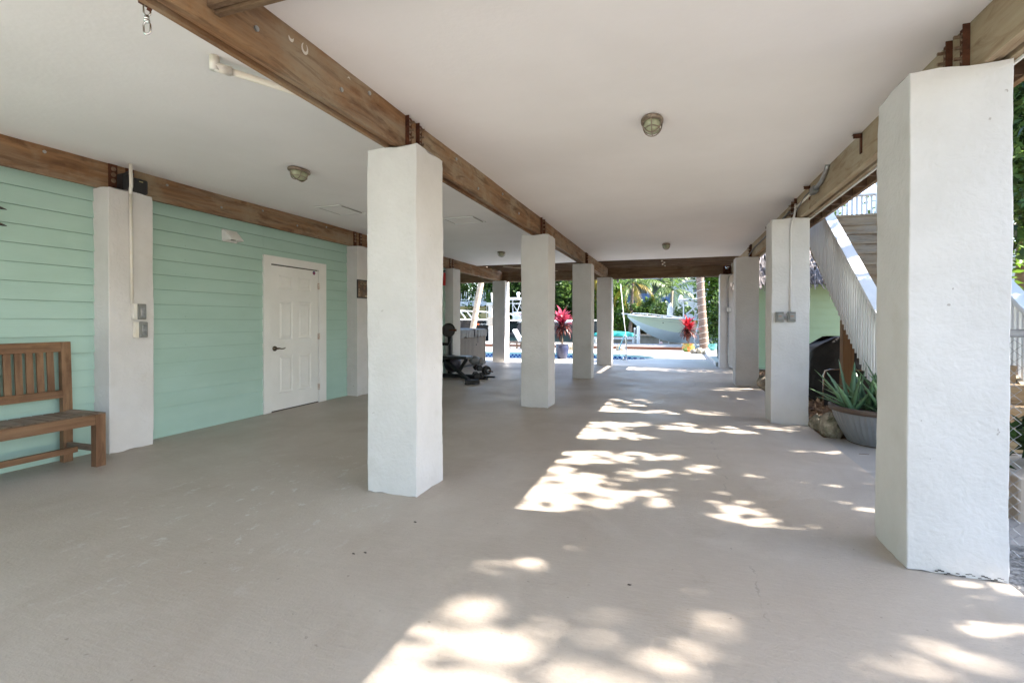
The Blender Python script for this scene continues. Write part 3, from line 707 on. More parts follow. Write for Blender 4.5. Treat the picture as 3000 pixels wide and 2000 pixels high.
# far right pillar conduit & box, floodlight
t=empty('outlet_box',(1.29,13.66,1.45),'grey outlet box on the galvanised conduit of the far right pillar','outlet box')
MB().tube([(1.42,13.62,2.46),(1.36,13.64,2.44),(1.30,13.655,2.38),(1.287,13.66,2.3),(1.287,13.66,1.6)],.013,8).tube([(1.287,13.66,1.46),(1.287,13.66,.18),(1.30,13.655,.06),(1.36,13.65,.02),(1.43,13.65,.012)],.013,8).build('conduit_run',GALV,t,smooth=True)
for z in (2.2,1.75,1.30,.85,.32): MB().box(1.262,1.312,13.665,13.679,z-.008,z+.008).build('clamp',GALV,t)
q=MB().box(1.232,1.358,13.63,13.678,1.458,1.598).build('box_body',mat('light_grey_box',(.42,.43,.43),.5),t,bevel=.006)
MB().box(1.25,1.285,13.62,13.6295,1.485,1.57).box(1.30,1.34,13.62,13.6295,1.485,1.57).build('flap',WHITE,q)
t=empty('flood_light',(1.29,13.85,2.56),'small silver flood light under the end beam above the far right pillar','flood light')
MB().lathe([(.02,-.05),(.045,-.02),(.055,.03),(.0001,.032)],(1.27,13.8,2.63),14).build('lamp_head',STEEL,t,smooth=True)
MB().box(1.18,1.36,13.9,13.99,2.46,2.69).build('mount_plate',RUST,t)
t=empty('bare_bulb_lamp',(-1.62,14.0,2.33),'small white bulb socket under the end beam beside the pool pillar','lamp')
MB().cyl((-1.56,13.99,2.43),(-1.56,13.99,2.375),.03,n=12).build('socket',GREYBOX,t); MB().blob((-1.56,13.99,2.345),.032,.032,.036,0,12).build('bulb',WHITE,t,smooth=True)
# red sliver item on mint wall
t=empty('fire_extinguisher',(-5.06,10.0,1.9),'red fire extinguisher high on the mint wall, mostly hidden behind the nearest middle pillar','fire extinguisher')
MB().cyl((-5.06,10.07,2.04),(-5.06,10.07,2.33),.045,n=16).build('cylinder',mat('red_paint',(.45,.015,.01),.35),t,smooth=True)
MB().cyl((-5.06,10.07,2.33),(-5.06,10.07,2.38),.02,n=10).box(-5.075,-5.045,10.07,10.15,2.375,2.39).build('valve',BLACK,t)
# ------------------------------------------------------------ teak bench
b=empty('bench',(-4.8,2.0,0),'slatted teak bench against the mint wall at the left edge','bench')
y0,y1=1.22,2.79; XF,XB=-4.58,-5.05
for yy in (y1-.075,y0):
    MB().box(XF-.065,XF,yy,yy+.075,0,.44).build('leg',TEAK_Z,b,bevel=.003)
    # rear leg runs up as the back post, raked slightly
    mb=MB(); mb.prism([(XB+.0,0),(XB+.055,0),(XB+.055,.44),(XB+.03,1.04),(XB-.015,1.04),(XB+.0,.44)],'y',yy,yy+.07)
    mb.build('leg',TEAK_Z,b,bevel=.003)
MB().box(XF-.045,XF-.003,y0+.0755,y1-.0755,.355,.4385).build('seat_rail',TEAK_Y,b,bevel=.002)
for yy in (y0+.02,y1-.055): MB().box(XB+.056,XF-.066,yy,yy+.03,.36,.43).build('side_rail',TEAK_X,b)
y=y0+.01
while y<y1-.06:
    MB().box(XB+.058,XF-.0465,y,y+.062,.425,.443).build('seat_slat',TEAK_X,b,bevel=.002); y+=.0745
MB().box(XB+.058,XF,y1-.058,y1+.001,.4405,.449).build('seat_slat',TEAK_X,b,bevel=.002)
def rk(z): return XB+.012+( .44-z)*.035/.6 if z>.44 else XB
mb=MB(); mb.prism([(rk(.955)+.01,.955),(rk(.955)+.045,.955),(rk(1.04)+.045,1.04),(rk(1.04)+.01,1.04)],'y',y0+.0705,y1-.0705); mb.build('top_rail',TEAK_Y,b,bevel=.003)
mb=MB(); mb.prism([(rk(.56)+.012,.56),(rk(.56)+.047,.56),(rk(.625)+.047,.625),(rk(.625)+.012,.625)],'y',y0+.0705,y1-.0705); mb.build('lower_back_rail',TEAK_Y,b,bevel=.003)
y=y1-.125; 
while y>y0+.09:
    mb=MB(); mb.prism([(rk(.626)+.02,.6255),(rk(.626)+.04,.6255),(rk(.954)+.04,.9545),(rk(.954)+.02,.9545)],'y',y-.046,y); mb.build('back_slat',TEAK_Z,b,bevel=.002); y-=.0705
MB().box(XF-.20,XF-.165,y0+.05,y1-.11,.125,.172).build('stretcher',TEAK_Y,b,bevel=.002)
for yy in (y0+.02,y1-.055): MB().box(XB+.056,XF-.066,yy,yy+.03,.125,.17).build('side_stretcher',TEAK_X,b)
# ------------------------------------------------------------ gym corner
VIN=mat('black_vinyl',(.018,.018,.02),.28,col2=(.03,.03,.034),ns=8,bump=.2,bs=10,bd=.01)
g=empty('weight_rack',(-4.7,9.5,0),'black barbell rack behind the nearest middle pillar, with a plate loaded bar','weight rack')
for yy,nm in ((9.35,'a'),(10.0,'b')):
    MB().box(-4.93,-4.85,yy,yy+.08,0,1.0).build('upright',IRON,g,bevel=.006)
MB().box(-4.91,-3.98,9.34,9.44,.02,.10).build('base_bar',IRON,g,bevel=.006)
MB().box(-4.91,-4.86,9.44,10.02,.4,.46).build('cross_bar',IRON,g)
MB().box(-4.85,-4.60,9.36,9.42,.70,.76).bar((-4.61,9.39,.72),(-4.55,9.39,.84),.06,.03,(1,0,0)).build('bar_catch',IRON,g,bevel=.004)
bb=empty('barbell',(-4.9,9.38,1.03),'barbell with a black iron plate resting on the weight rack','barbell')
MB().cyl((-5.05,9.38,1.03),(-4.42,9.38,1.03),.014,n=12).build('bar',RUST,bb)
MB().lathe([(.02,-.02),(.10,-.018),(.105,-.012),(.135,-.012),(.145,-.024),(.15,-.02),(.15,.02),(.145,.024),(.135,.012),(.105,.012),(.10,.018),(.02,.02)],(0,0,0),36).build('weight_plate',IRON,bb,smooth=False)
pl_=bb.children[-1]; pl_.rotation_euler=(0,R(90),R(-38)); pl_.location=(.30,0,0); 
me=pl_.data
for v_ in me.vertices: v_.co=v_.co+Vector(bb.location)
MB().cyl((-4.47,9.38,1.03),(-4.42,9.38,1.03),.025,n=10).build('collar',RUST,bb)
MB().tube([(-4.85,9.34,.74),(-4.80,9.33,.66),(-4.83,9.33,.56),(-4.79,9.33,.48)],.008,6).tube([(-4.68,9.35,.72),(-4.70,9.34,.50),(-4.63,9.34,.42),(-4.58,9.34,.52),(-4.585,9.35,.72)],.003,6).build('hanging_chain',GALV,label='thin chain and cable loop hanging from the weight rack arm',cat='chain',smooth=True)
wb=empty('weight_bench',(-4.25,9.0,0),'black padded weight bench with slanted legs beside the pillar','weight bench')
MB().box(-5.0,-4.45,9.0,9.30,.435,.50).build('back_pad',VIN,wb,bevel=.02)
mb=MB(); mb.add([(-4.45,8.98,.43),(-3.98,8.9,.46),(-3.98,9.24,.46),(-4.45,9.32,.43),(-4.45,8.98,.50),(-3.98,8.9,.515),(-3.98,9.24,.515),(-4.45,9.32,.50)],[(0,3,2,1),(4,5,6,7),(0,1,5,4),(1,2,6,5),(2,3,7,6),(3,0,4,7)])
mb.build('seat_pad',VIN,wb,bevel=.02)
MB().bar((-4.62,9.2,.43),(-3.76,8.62,.055),.075,.05).build('leg',IRON,wb,bevel=.004)
MB().bar((-4.05,9.1,.45),(-4.22,9.1,.20),.06,.05,(0,1,0)).build('strut',IRON,wb)
MB().bar((-4.55,9.2,.43),(-4.95,9.3,.25),.06,.05).build('strut',IRON,wb)
MB().bar((-3.82,8.50,.05),(-3.62,8.72,.05),.075,.085).build('foot',IRON,wb,bevel=.012)
MB().cyl((-3.825,8.495,.055),(-3.84,8.478,.055),.02,n=10).build('foot_cap',GALV,wb)
MB().box(-4.95,-4.9,9.1,9.2,0,.43).build('leg',IRON,wb)
def dumbbell(x,y,z,ang,r,l,label,hexa=6):
    t=empty('dumbbell',(x,y,z),label,'dumbbell','black dumbbells on the floor by the weight bench'); c,s=math.cos(ang),math.sin(ang)
    d=Vector((c,s,0)); P=Vector((x,y,z+r))
    MB().cyl(P-d*l*.5,P+d*l*.5,.016,n=10).build('handle',GALV,t)
    for k in (-1,1):
        MB().tube([P+d*k*l*.5,P+d*k*(l*.5+.012),P+d*k*(l*.5+r*1.0),P+d*k*(l*.5+r*1.2)],[r*.8,r,r,r*.72],hexa).build('head',BLACK,t)
    return t
dumbbell(-4.02,9.50,0,R(-60),.075,.13,'hex dumbbell lying nearest the bench foot')
dumbbell(-3.93,9.55,.0,R(-75),.065,.12,'hex dumbbell right of the nearest one, below the plate dumbbell')
dumbbell(-4.08,9.75,.14,R(-50),.075,.12,'hex dumbbell stacked on top behind the bench leg')
t=empty('plate_dumbbell',(-3.85,9.7,0),'adjustable dumbbell with round plates and a protruding bar','dumbbell')
MB().cyl((-4.05,9.85,.16),(-3.68,9.62,.15),.013,n=10).build('bar',RUST,t)
MB().cyl((-3.90,9.757,.155),(-3.87,9.738,.155),.105,n=24).cyl((-3.86,9.732,.155),(-3.835,9.716,.155),.095,n=24).build('weight_plate',IRON,t)
MB().cyl((-3.833,9.715,.155),(-3.81,9.70,.155),.03,n=10).build('collar',GALV,t)
MB().box(-4.35,-3.75,9.46,9.52,0,.03).box(-4.35,-3.72,9.8,9.86,0,.03).build('low_rack',IRON,label='low black floor rack under the dumbbells',cat='rack')
MB().blob((-4.80,10.0,.26),.20,.20,.20,0,24).build('medicine_ball',mat('dark_blue_ball',(.015,.018,.05),.45,col2=(.03,.02,.02),ns=3),smooth=True,label='dark blue ball under the weight bench',cat='ball')
MB().blob((-4.32,10.15,.33),.14,.14,.10,.1,14,4).blob((-4.2,10.2,.3),.1,.1,.09,.1,12,5).build('grey_bag',mat('silver_bag',(.28,.28,.29),.3,col2=(.16,.16,.165),ns=8,bump=.5,bs=12,bd=.02),smooth=True,label='crumpled silvery bag behind the weight bench',cat='bag')
MB().box(-4.78,-4.58,8.02,8.30,0,.035).box(-4.76,-4.62,8.1,8.2,.036,.08).build('rack_foot',IRON,label='small black foot of gym equipment at the base of the nearest middle pillar',cat='gym foot',bevel=.01)
# ------------------------------------------------------------ hot tub
t=empty('hot_tub',(-6.2,12.1,0),'square hot tub with brown slatted cabinet and grey folded cover, behind the gym','hot tub')
X1,Y0,Y1=-5.26,11.1,13.12
mb=MB(); y=Y0
while y<Y1-.06: mb.box(X1-.03,X1,y,y+.088,.06,.86); y+=.092
x=X1-.05
while x>-7.3: mb.box(x-.088,x,Y0-.03,Y0-.002,.06,.86).box(x-.088,x,Y1+.002,Y1+.03,.06,.86); x-=.092
mb.build('cabinet',TUBCAB,t,bevel=.004)
MB().box(-7.28,X1-.032,Y0+.002,Y1-.002,.0,.87).build('shell_body',mat('tub_dark_gap',(.05,.045,.04),.8),t)
MB().box(-7.3,X1+.006,Y0-.04,Y1+.035,0,.055).build('base_skirt',IRON,t)
MB().box(X1-.02,X1+.012,Y1-.035,Y1+.012,.056,.88).build('corner_post',mat('tub_post',(.30,.28,.25),.5),t)
MB().box(-7.32,X1+.03,Y0-.06,Y1+.04,.872,.90).build('shell_lip',mat('tub_lip',(.55,.54,.52),.4),t,bevel=.01)
r=random.Random(9)
def cover(ya,yb,seed):
    mb=MB(); r=random.Random(seed); n=16; base=0
    for i in range(n+1):
        y=ya+(yb-ya)*i/n; e=.03*(i in(0,n))
        wob=r.uniform(-.008,.008)
        mb.v+= [(X1+.045+wob,y,.80+r.uniform(-.03,.02)),(X1+.052+wob,y,.89),(X1+.05,y,.985-e),(X1-.02,y,1.0-e),(-7.2,y,1.03-e)]
    for i in range(n):
        for j in range(4): a=i*5+j; mb.f.append((a,a+1,a+6,a+5))
    mb.f.append((0,1,2,3,4)); mb.f.append(tuple(n*5+j for j in range(5)))
    return mb
cover(Y0-.06,12.22,1).build('cover_half',TUBCOV,t,smooth=False,solid=.012)
cover(12.25,Y1+.02,2).build('cover_half',TUBCOV,t,smooth=False,solid=.012)
for y in (12.21,12.42):
    MB().box(X1+.062,X1+.070,y,y+.03,.62 if y>12.3 else .76,.985).build('strap',BLACK,t)
MB().box(X1+.062,X1+.075,12.30,12.34,.56,.60).build('buckle',BLACK,t)
MB().cyl((X1+.0,12.2,.06),(X1+.03,12.2,.06),.03,n=10).build('drain_cap',WHITE,t)
MB().box(-7.1,-6.35,12.2,12.9,1.035,1.09).add([(-7.1,12.2,1.09),(-6.45,12.2,1.09),(-6.55,12.9,1.16),(-7.1,12.9,1.16)],[(0,1,2,3)]).build('folded_towel',mat('pale_blue_cloth',(.42,.62,.70),.7,col2=(.7,.74,.76),ns=6),label='pale blue folded towel on top of the hot tub cover',cat='towel',bevel=.01)
# ------------------------------------------------------------ leafy material & foliage tools
def leafmat(name,c1,c2,isl=.35,tr=.35,rough=.45): return mat(name,c1,rough,col2=c2,ns=.9,nd=3,island=isl,transl=tr,spec=.35)
LF_MANG=leafmat('mangrove_leaf',(.030,.070,.018),(.12,.19,.045),.75)
LF_DARK=leafmat('dark_leaf',(.016,.038,.010),(.045,.09,.02),.6)
LF_BRI=leafmat('bright_leaf',(.06,.13,.016),(.14,.23,.03),.55)
LF_PALM=leafmat('palm_leaf',(.045,.095,.018),(.12,.18,.035),.45)
LF_PALMY=leafmat('yellow_palm_leaf',(.22,.19,.03),(.36,.25,.04),.35)
LF_STRAW=leafmat('dry_palm_leaf',(.42,.32,.17),(.55,.45,.28),.25,.25)
BARK=mat('palm_bark_light',(.42,.34,.27),.85,col2=(.30,.23,.17),ns=3,stretch=(1,1,5),bump=.8,bs=12,bstretch=(.3,.3,3),bd=.03,spec=.15)
BARKD=mat('palm_bark_dark',(.15,.105,.085),.85,col2=(.24,.18,.15),ns=3,stretch=(1,1,4),bump=.8,bs=10,bstretch=(.3,.3,3),bd=.03,spec=.15)
TRUNKM=mat('tree_bark',(.10,.075,.055),.9,col2=(.18,.14,.11),ns=6,bump=.7,bs=20,bd=.02,spec=.1)
def leaves_obj(name,C,size,m,parent=None,seed=1,asp=.5,flat=.5,**kw):
    """many leaf shaped faces at centres C; flat pulls the normals up"""
    g=np.random.default_rng(seed); n=len(C); C=np.asarray(C,float)
    nr=g.normal(size=(n,3)); nr[:,2]=np.abs(nr[:,2])+flat; nr/=np.linalg.norm(nr,axis=1)[:,None]
    t=g.normal(size=(n,3)); t-=nr*(t*nr).sum(1)[:,None]; t/=np.linalg.norm(t,axis=1)[:,None]
    b=np.cross(nr,t); s=size*g.uniform(.6,1.3,n)[:,None]
    bend=nr*s*.12
    v=np.stack([C-t*s*.5,C-t*s*.05+b*s*asp*.5-bend*0,C+t*s*.5-bend,C-t*s*.05-b*s*asp*.5],axis=1)
    V=v.reshape(-1,3)
    off=np.array(wl(parent)) if parent is not None else np.array([C[:,0].mean(),C[:,1].mean(),C[:,2].min()])
    me=D.meshes.new(name); me.vertices.add(4*n); me.vertices.foreach_set('co',(V-off).ravel())
    me.loops.add(4*n); me.loops.foreach_set('vertex_index',np.arange(4*n)); me.polygons.add(n)
    me.polygons.foreach_set('loop_start',np.arange(0,4*n,4)); me.polygons.foreach_set('loop_total',np.full(n,4)); me.update(calc_edges=True)
    me.materials.append(m); o=D.objects.new(name,me); COL.objects.link(o)
    if parent is not None: o.parent=parent
    else: o.location=off
    tag(o,**kw); return o
def clump_points(c,rx,ry,rz,n,k,seed,sub=.38):
    g=np.random.default_rng(seed)
    d=g.normal(size=(k,3)); d/=np.linalg.norm(d,axis=1)[:,None]; rad=g.uniform(.35,1,k)**.6
    cc=np.array(c)+d*rad[:,None]*np.array([rx,ry,rz])*.85
    w=g.uniform(.5,1.2,k); idx=g.integers(0,k,n)
    e=g.normal(size=(n,3))*.5
    return cc[idx]+e*np.array([rx,ry,rz])*sub*w[idx][:,None]
def tree(name,x,y,h,rx,rz,n,size,m,label,cat='tree',group=None,seed=1,trunk_r=.12,z0=-.1,ry=None,k=26,keep=None,lean=0,flat=.5):
    t=empty(name,(x,y,z0),label,cat,group); r=random.Random(seed); cz=h-rz
    ry=ry or rx
    mb=MB(); top=Vector((x+lean,y,cz-rz*.2))
    mb.tube([(x,y,z0),(x+lean*.3+r.uniform(-.05,.05),y,z0+(cz-z0)*.4),top],[trunk_r,trunk_r*.8,trunk_r*.5],10)
    for i in range(7):
        a=2*math.pi*i/7+r.uniform(-.3,.3); st=Vector((x+lean*.4,y,z0+(cz-z0)*r.uniform(.5,.9)))
        e=Vector((x+lean+math.cos(a)*rx*.75,y+math.sin(a)*ry*.75,cz+r.uniform(-.5,.5)*rz))
        mid=(st+e)/2+Vector((0,0,.2*rz)); mb.tube([st,mid,e],[trunk_r*.4,trunk_r*.25,trunk_r*.08],6)
    mb.build('trunk',TRUNKM,t,smooth=True)
    P=clump_points((x+lean,y,cz),rx,ry,rz,n,k,seed)
    if keep is not None: P=P[keep(P)]
    leaves_obj('crown',P,size,m,t,seed,flat=flat); return t
def frond_geo(mb,base,az,L,el0,droop,nl=26,lw=.035,ll=.55,seed=0,twist=0):
    r=random.Random(seed); p=Vector(base); pts=[p.copy()]; el=el0; n=14; st=L/n
    for i in range(n):
        d=Vector((math.cos(az)*math.cos(el),math.sin(az)*math.cos(el),math.sin(el))); p=p+d*st; pts.append(p.copy()); el-=droop/n*(0.5+i/n)
    mb.tube(pts,[.022*(1-i/(n+2))+.004 for i in range(n+1)],5,caps=False)
    sd=Vector((-math.sin(az),math.cos(az),0))
    for i in range(nl):
        u=.14+.86*i/nl; k=u*n; j=min(int(k),n-1); q=pts[j].lerp(pts[j+1],k-j); tg=(pts[j+1]-pts[j]).normalized()
        l=ll*(math.sin(math.pi*min(1,u*.9+.12))**.6)*r.uniform(.8,1.1)
        for s in (-1,1):
            dr=(sd*s*.8+tg*.65+Vector((0,0,-.35-.5*r.random()))).normalized()
            q1=q+dr*l*.55; q2=q+dr*l*.9+Vector((0,0,-l*.28))
            wv=tg*lw*.5
            b_=len(mb.v); mb.v+=[tuple(q-wv*.6),tuple(q+wv*.6),tuple(q1+wv),tuple(q1-wv),tuple(q2)]
            mb.f+=[(b_,b_+1,b_+2,b_+3),(b_+3,b_+2,b_+4)]
def palm(x,y,z0,pts,r0,r1,bark,crown_m,label,nf=16,L=2.4,seed=1,yellow=0,wire=False,ll=.55,el=(-.6,1.2),cat='palm tree',group=None,drop=1.7,nl=26,lw=.035):
    t=empty('palm_tree',(x,y,z0),label,cat,group); r=random.Random(seed)
    P=[Vector(p) for p in pts]; fine=[]; 
    seg=60
    def ev(u):
        k=u*(len(P)-1); j=min(int(k),len(P)-2); return P[j].lerp(P[j+1],k-j)
    ln=sum((P[i+1]-P[i]).length for i in range(len(P)-1))
    rr=[]
    for i in range(seg+1):
        u=i/seg; fine.append(ev(u)); rr.append((r0+(r1-r0)*u**.6)*(1+(.05 if i%2 else -.03)+r.uniform(-.02,.02))*(1.25 if i==0 else 1))
    MB().tube(fine,rr,16).build('trunk',bark,t,smooth=True)
    top=P[-1]
    mb=MB(); my=MB()
    for i in range(nf):
        az=2*math.pi*i*.382+r.uniform(-.2,.2); e=el[1]-(el[1]-el[0])*(i/nf)+r.uniform(-.12,.12)
        tgt=my if (i>=nf-yellow) else mb
        frond_geo(tgt,top+Vector((0,0,.05)),az,L*r.uniform(.85,1.1),e,drop,nl=nl,lw=lw,ll=ll,seed=seed*100+i)
    mb.build('crown',crown_m,t)
    if my.v: my.build('dry_fronds',LF_PALMY,t)
    if wire:
        for j in range(16):
            u=.03+.052*j; c=ev(u); rad=(r0+(r1-r0)*u**.6)*1.06
            mbw=MB() if j==0 else mbw
            mbw.tube([(c.x+rad*math.cos(a),c.y+rad*math.sin(a),c.z+.05*math.cos(a+.6)) for a in [R(q) for q in range(0,360,24)]],.006,5,closed=True)
        mbw.build('light_wire',mat('pale_wire',(.7,.7,.7),.5),t)
    return t
palm(1.13,21.45,0,[(1.13,21.45,-.05),(1.08,21.45,.8),(1.0,21.45,1.9),(.94,21.5,3.1),(.7,21.5,5.2),(.6,21.5,6.4)],.20,.125,BARKD,LF_PALM,'tall dark palm trunk spiralled with pale light wire, right of the boat',nf=18,L=2.6,seed=3,wire=True)
palm(-9.2,21,0,[(-9.3,21,-.05),(-9.05,21,.8),(-8.85,21,1.9),(-8.62,21,3.0),(-8.1,21,5.0),(-7.9,21,6.2)],.15,.125,BARK,LF_PALM,'leaning pale palm trunk behind the hot tub in full sun',nf=16,L=2.6,seed=5)
# ------------------------------------------------------------ potted cordylines and pots
def strap_leaves(mb,base,n,L,w,seed,el=(.2,1.45),droop=1.2,fold=.25,stem=0):
    r=random.Random(seed)
    for i in range(n):
        az=i*2.4+r.uniform(-.3,.3); e=el[1]-(el[1]-el[0])*(i/n)+r.uniform(-.1,.1); p=Vector(base)+Vector((0,0,stem*(1-i/n))); l=L*r.uniform(.75,1.1); k=6; st=l/k; ee=e
        sd=Vector((-math.sin(az),math.cos(az),0)); b_=len(mb.v)
        for j in range(k+1):
            ww=w*math.sin(math.pi*(.12+.88*j/k))**.8*.5 if j<k else .001
            mb.v+=[tuple(p-sd*ww),tuple(p+Vector((0,0,-ww*fold))),tuple(p+sd*ww)]
            d=Vector((math.cos(az)*math.cos(ee),math.sin(az)*math.cos(ee),math.sin(ee))); p=p+d*st; ee-=droop/k
        for j in range(k):
            a=b_+3*j; mb.f+=[(a,a+1,a+4,a+3),(a+1,a+2,a+5,a+4)]
COR_T=leafmat('cordyline_pink_leaf',(.34,.03,.07),(.52,.11,.16),.35,.45,.3)
COR_R=leafmat('cordyline_red_leaf',(.30,.012,.022),(.44,.03,.04),.35,.4,.3)
COR_D=leafmat('cordyline_dark_leaf',(.06,.014,.014),(.15,.045,.028),.4,.3,.35)
def cordyline(x,y,z,h,label,topm,seed,w=.32):
    t=empty('cordyline',(x,y,z),label,'cordyline'); r=random.Random(seed); st=MB(); up=MB(); dn=MB()
    for i in range(5):
        a=i*1.3; tx,ty=x+math.cos(a)*w*.35*r.random(),y+math.sin(a)*w*.35*r.random(); tz=z+h*(.55+.25*r.random())
        st.tube([(x+.04*math.cos(a),y+.04*math.sin(a),z-.02),((x+tx)/2+r.uniform(-.03,.03),(y+ty)/2,(z+tz)/2),(tx,ty,tz)],.011,6)
        strap_leaves(up,(tx,ty,tz-.02),9,h*.50,.095,seed+i,el=(.35,1.5),droop=.8)
        strap_leaves(dn,(tx,ty,tz-.10*h),16,h*.46,.055,seed+30+i,el=(-.5,1.0),droop=1.5,stem=-.16)
    st.build('stems',TRUNKM,t); up.build('upper_leaves',topm,t); dn.build('lower_leaves',COR_D,t); return t
def pot(name,x,y,prof,m,label,rim=None,n=28,soil=True):
    t=empty(name,(x,y,0),label,'plant pot')
    MB().lathe(prof,(x,y,0),n).build('pot_body',m,t,smooth=True)
    rt,zt=prof[-1]
    if soil: MB().cyl((x,y,zt-.05),(x,y,zt-.035),rt*.93,n=20).build('soil',SOIL,t)
    return t
BLUEG=mat('blue_glaze',(.014,.020,.06),.35,col2=(.06,.065,.11),ns=3,stretch=(1,1,.5),lo=.4,hi=.7)
pot('plant_pot',-3.50,15.45,[(.13,0),(.15,.02),(.19,.15),(.215,.32),(.205,.42),(.19,.455),(.215,.47),(.21,.485),(.185,.48),(.17,.44)],BLUEG,'tall cobalt blue glazed pot at the pool edge')
cordyline(-3.50,15.45,.44,1.08,'pink leaved cordyline in the tall blue pot',COR_T,4,.4)
MOT=mat('mottled_orange_green_glaze',(.50,.14,.03),.25,col2=(.16,.25,.05),ns=7,nd=2,lo=.42,hi=.56,col3=(.60,.42,.08),ns3=5)
pot('plant_pot',.47,20.65,[(.12,0),(.17,.03),(.24,.12),(.25,.20),(.20,.29),(.21,.325),(.235,.335),(.2,.335),(.18,.30)],MOT,'round orange and green glazed pot in front of the dark palm')
cordyline(.47,20.65,.30,1.0,'scarlet leaved cordyline in the orange and green pot',COR_R,9,.35)
TEALG=mat('teal_glaze',(.13,.42,.40),.2,col2=(.10,.33,.33),ns=4)
pot('plant_pot',1.36,20.15,[(.10,.12),(.11,.14),(.18,.20),(.20,.28),(.17,.34),(.185,.36),(.16,.36)],TEALG,'teal glazed pot on the white ledge near the palm')
mb=MB(); strap_leaves(mb,(1.36,20.15,.34),18,.28,.03,12,el=(-.2,1.4)); mb.build('small_plant',LF_DARK,label='small green plant in the teal pot',cat='plant')
# rocks
ROCK=mat('limestone_rock',(.22,.19,.15),.95,col2=(.50,.44,.36),ns=9,nd=8,bump=1,bs=14,bd=.06,spec=.1,col3=(.07,.08,.04),ns3=6)
def rock(x,y,z,rx,ry,rz,seed,label,grp='limestone rocks'):
    MB().blob((x,y,z),rx,ry,rz,.35,16,seed).build('rock',ROCK,label=label,cat='rock',group=grp,subd=1)
rock(.68,19.75,.06,.14,.12,.12,1,'low grey rock at the foot of the dark palm, left end of the row')
rock(.86,19.6,.10,.13,.12,.13,2,'rugged grey rock in the middle of the row at the palm')
rock(1.03,19.4,.06,.11,.1,.09,3,'small brown rock at the right end of the row, by the white ledge')
rock(-4.25,20.2,.10,.20,.15,.15,4,'pale rock pile right of the blue pot across the pool')
rock(-2.2,20.6,.10,.2,.15,.14,5,'pale rock behind the pool, beside the far middle pillar')
rock(1.60,6.12,.07,.12,.20,.15,6,'mossy limestone rock beside the silver aloe planter')
rock(1.80,6.32,.04,.12,.15,.14,7,'greyish limestone rock just behind the mossy one by the aloe planter')
rock(1.56,6.45,.03,.08,.11,.11,17,'small dark limestone rock touching the switch box pillar base')
rock(1.62,9.9,.08,.2,.22,.16,8,'pale rock between the right hand pillars')
rock(1.75,9.2,.03,.16,.2,.09,18,'flat pale rock in the mulch by the third right pillar')
# ledge, hose
MB().box(1.04,1.60,14.35,20.8,0,.11).build('white_ledge',mat('ledge_white',(.62,.60,.57),.6,col2=(.45,.43,.40),ns=5,stretch=(1,.3,1)),label='low white concrete ledge along the right side of the pool path',cat='ledge',bevel=.008)
mb=MB(); r=random.Random(1)
for i in range(9):
    rad=.22+r.uniform(-.03,.03); ox=.0+i*.012
    mb.tube([(1.30-ox,14.30+.06*math.cos(a),.50+rad*1.25*math.sin(a)+.0*i) if False else (1.20+.10*math.cos(a)*rad/.22-ox*.3,14.22+ox,.46+rad*1.5*math.sin(a)) for a in [R(q) for q in range(0,360,18)]],.011,6,closed=True)
t=empty('garden_hose',(1.25,14.3,0),'coiled dark green garden hose on the back of the far right pillar','hose')
mb.build('coils',mat('green_hose',(.015,.05,.045),.4,col2=(.03,.10,.09),ns=5),t,smooth=True)
MB().box(1.10,1.16,14.16,14.22,0,.30).tube([(1.13,14.19,.3),(1.15,14.2,.45),(1.2,14.2,.5)],.02,8).build('hose_stand',BLACK,t)
# ------------------------------------------------------------ pool rail, pole
t=empty('pool_rail',(-1.5,15.6,0),'polished steel pool hand rail curving over the edge','pool rail')
MB().tube([(-1.47,15.52,-.02),(-1.47,15.52,.55),(-1.475,15.53,.72),(-1.50,15.58,.80),(-1.545,15.68,.79),(-1.59,15.80,.68),(-1.74,16.15,.36),(-1.76,16.2,.24),(-1.74,16.15,.16),(-1.66,15.95,.11),(-1.58,15.75,.08),(-1.56,15.62,.0)],.023,10).build('rail_tube',STEEL,t,smooth=True)
MB().cyl((-1.47,15.52,0),(-1.47,15.52,.012),.05,n=16).cyl((-1.56,15.62,0),(-1.56,15.62,.012),.05,n=16).build('flange',STEEL,t)
MB().tube([(-1.50,15.70,.78),(-1.56,15.78,1.2),(-1.65,15.9,2.0),(-1.70,16.0,2.42)],.012,8).build('skimmer_pole',mat('white_pole',(.72,.73,.74),.35),label='thin white skimmer pole standing beside the pool rail',cat='pole',smooth=True)
# lounge chairs
def lounger(x,y,label):
    t=empty('sun_lounger',(x,y,0),label,'sun lounger')
    f=MB().box(x-.75,x+1.0,y,y+.05,.24,.31).box(x-.75,x+1.0,y+.6,y+.65,.24,.31)
    for i in range(9): f.box(x-.6+i*.19,x-.5+i*.19,y+.05,y+.6,.27,.30)
    f.box(x-.7,x+.95,y+.005,y+.04,.09,.13)
    f.build('frame',TEAK_X,t)
    for q in (x-.7,x-.15,x+.45,x+.92):
        for yy in (y,y+.6): MB().box(q,q+.06,yy,yy+.05,0,.24).build('leg',TEAK_Z,t)
    CU=mat('blue_cushion',(.03,.09,.30),.7); CW=mat('white_cushion',(.72,.72,.70),.7)
    MB().box(x+.02,x+1.0,y+.03,y+.62,.312,.40).build('seat_cushion',CW,t,bevel=.03)
    mb=MB(); M_=Matrix.Translation((x+.02,y,.36))@Matrix.Rotation(R(28),4,'Y'); mb.box(-.09,.0,.03,.62,0,.62,Matrix.Translation((x+.02,y,.33))@Matrix.Rotation(R(-30),4,'Y')); mb.build('back_cushion',CW,t,bevel=.03)
    MB().box(x+.03,x+.5,y+.04,y+.6,.402,.50).build('blue_pillow',CU,t,bevel=.04)
    return t
lounger(-6.55,20.4,'teak sun lounger with white and blue cushions across the pool')
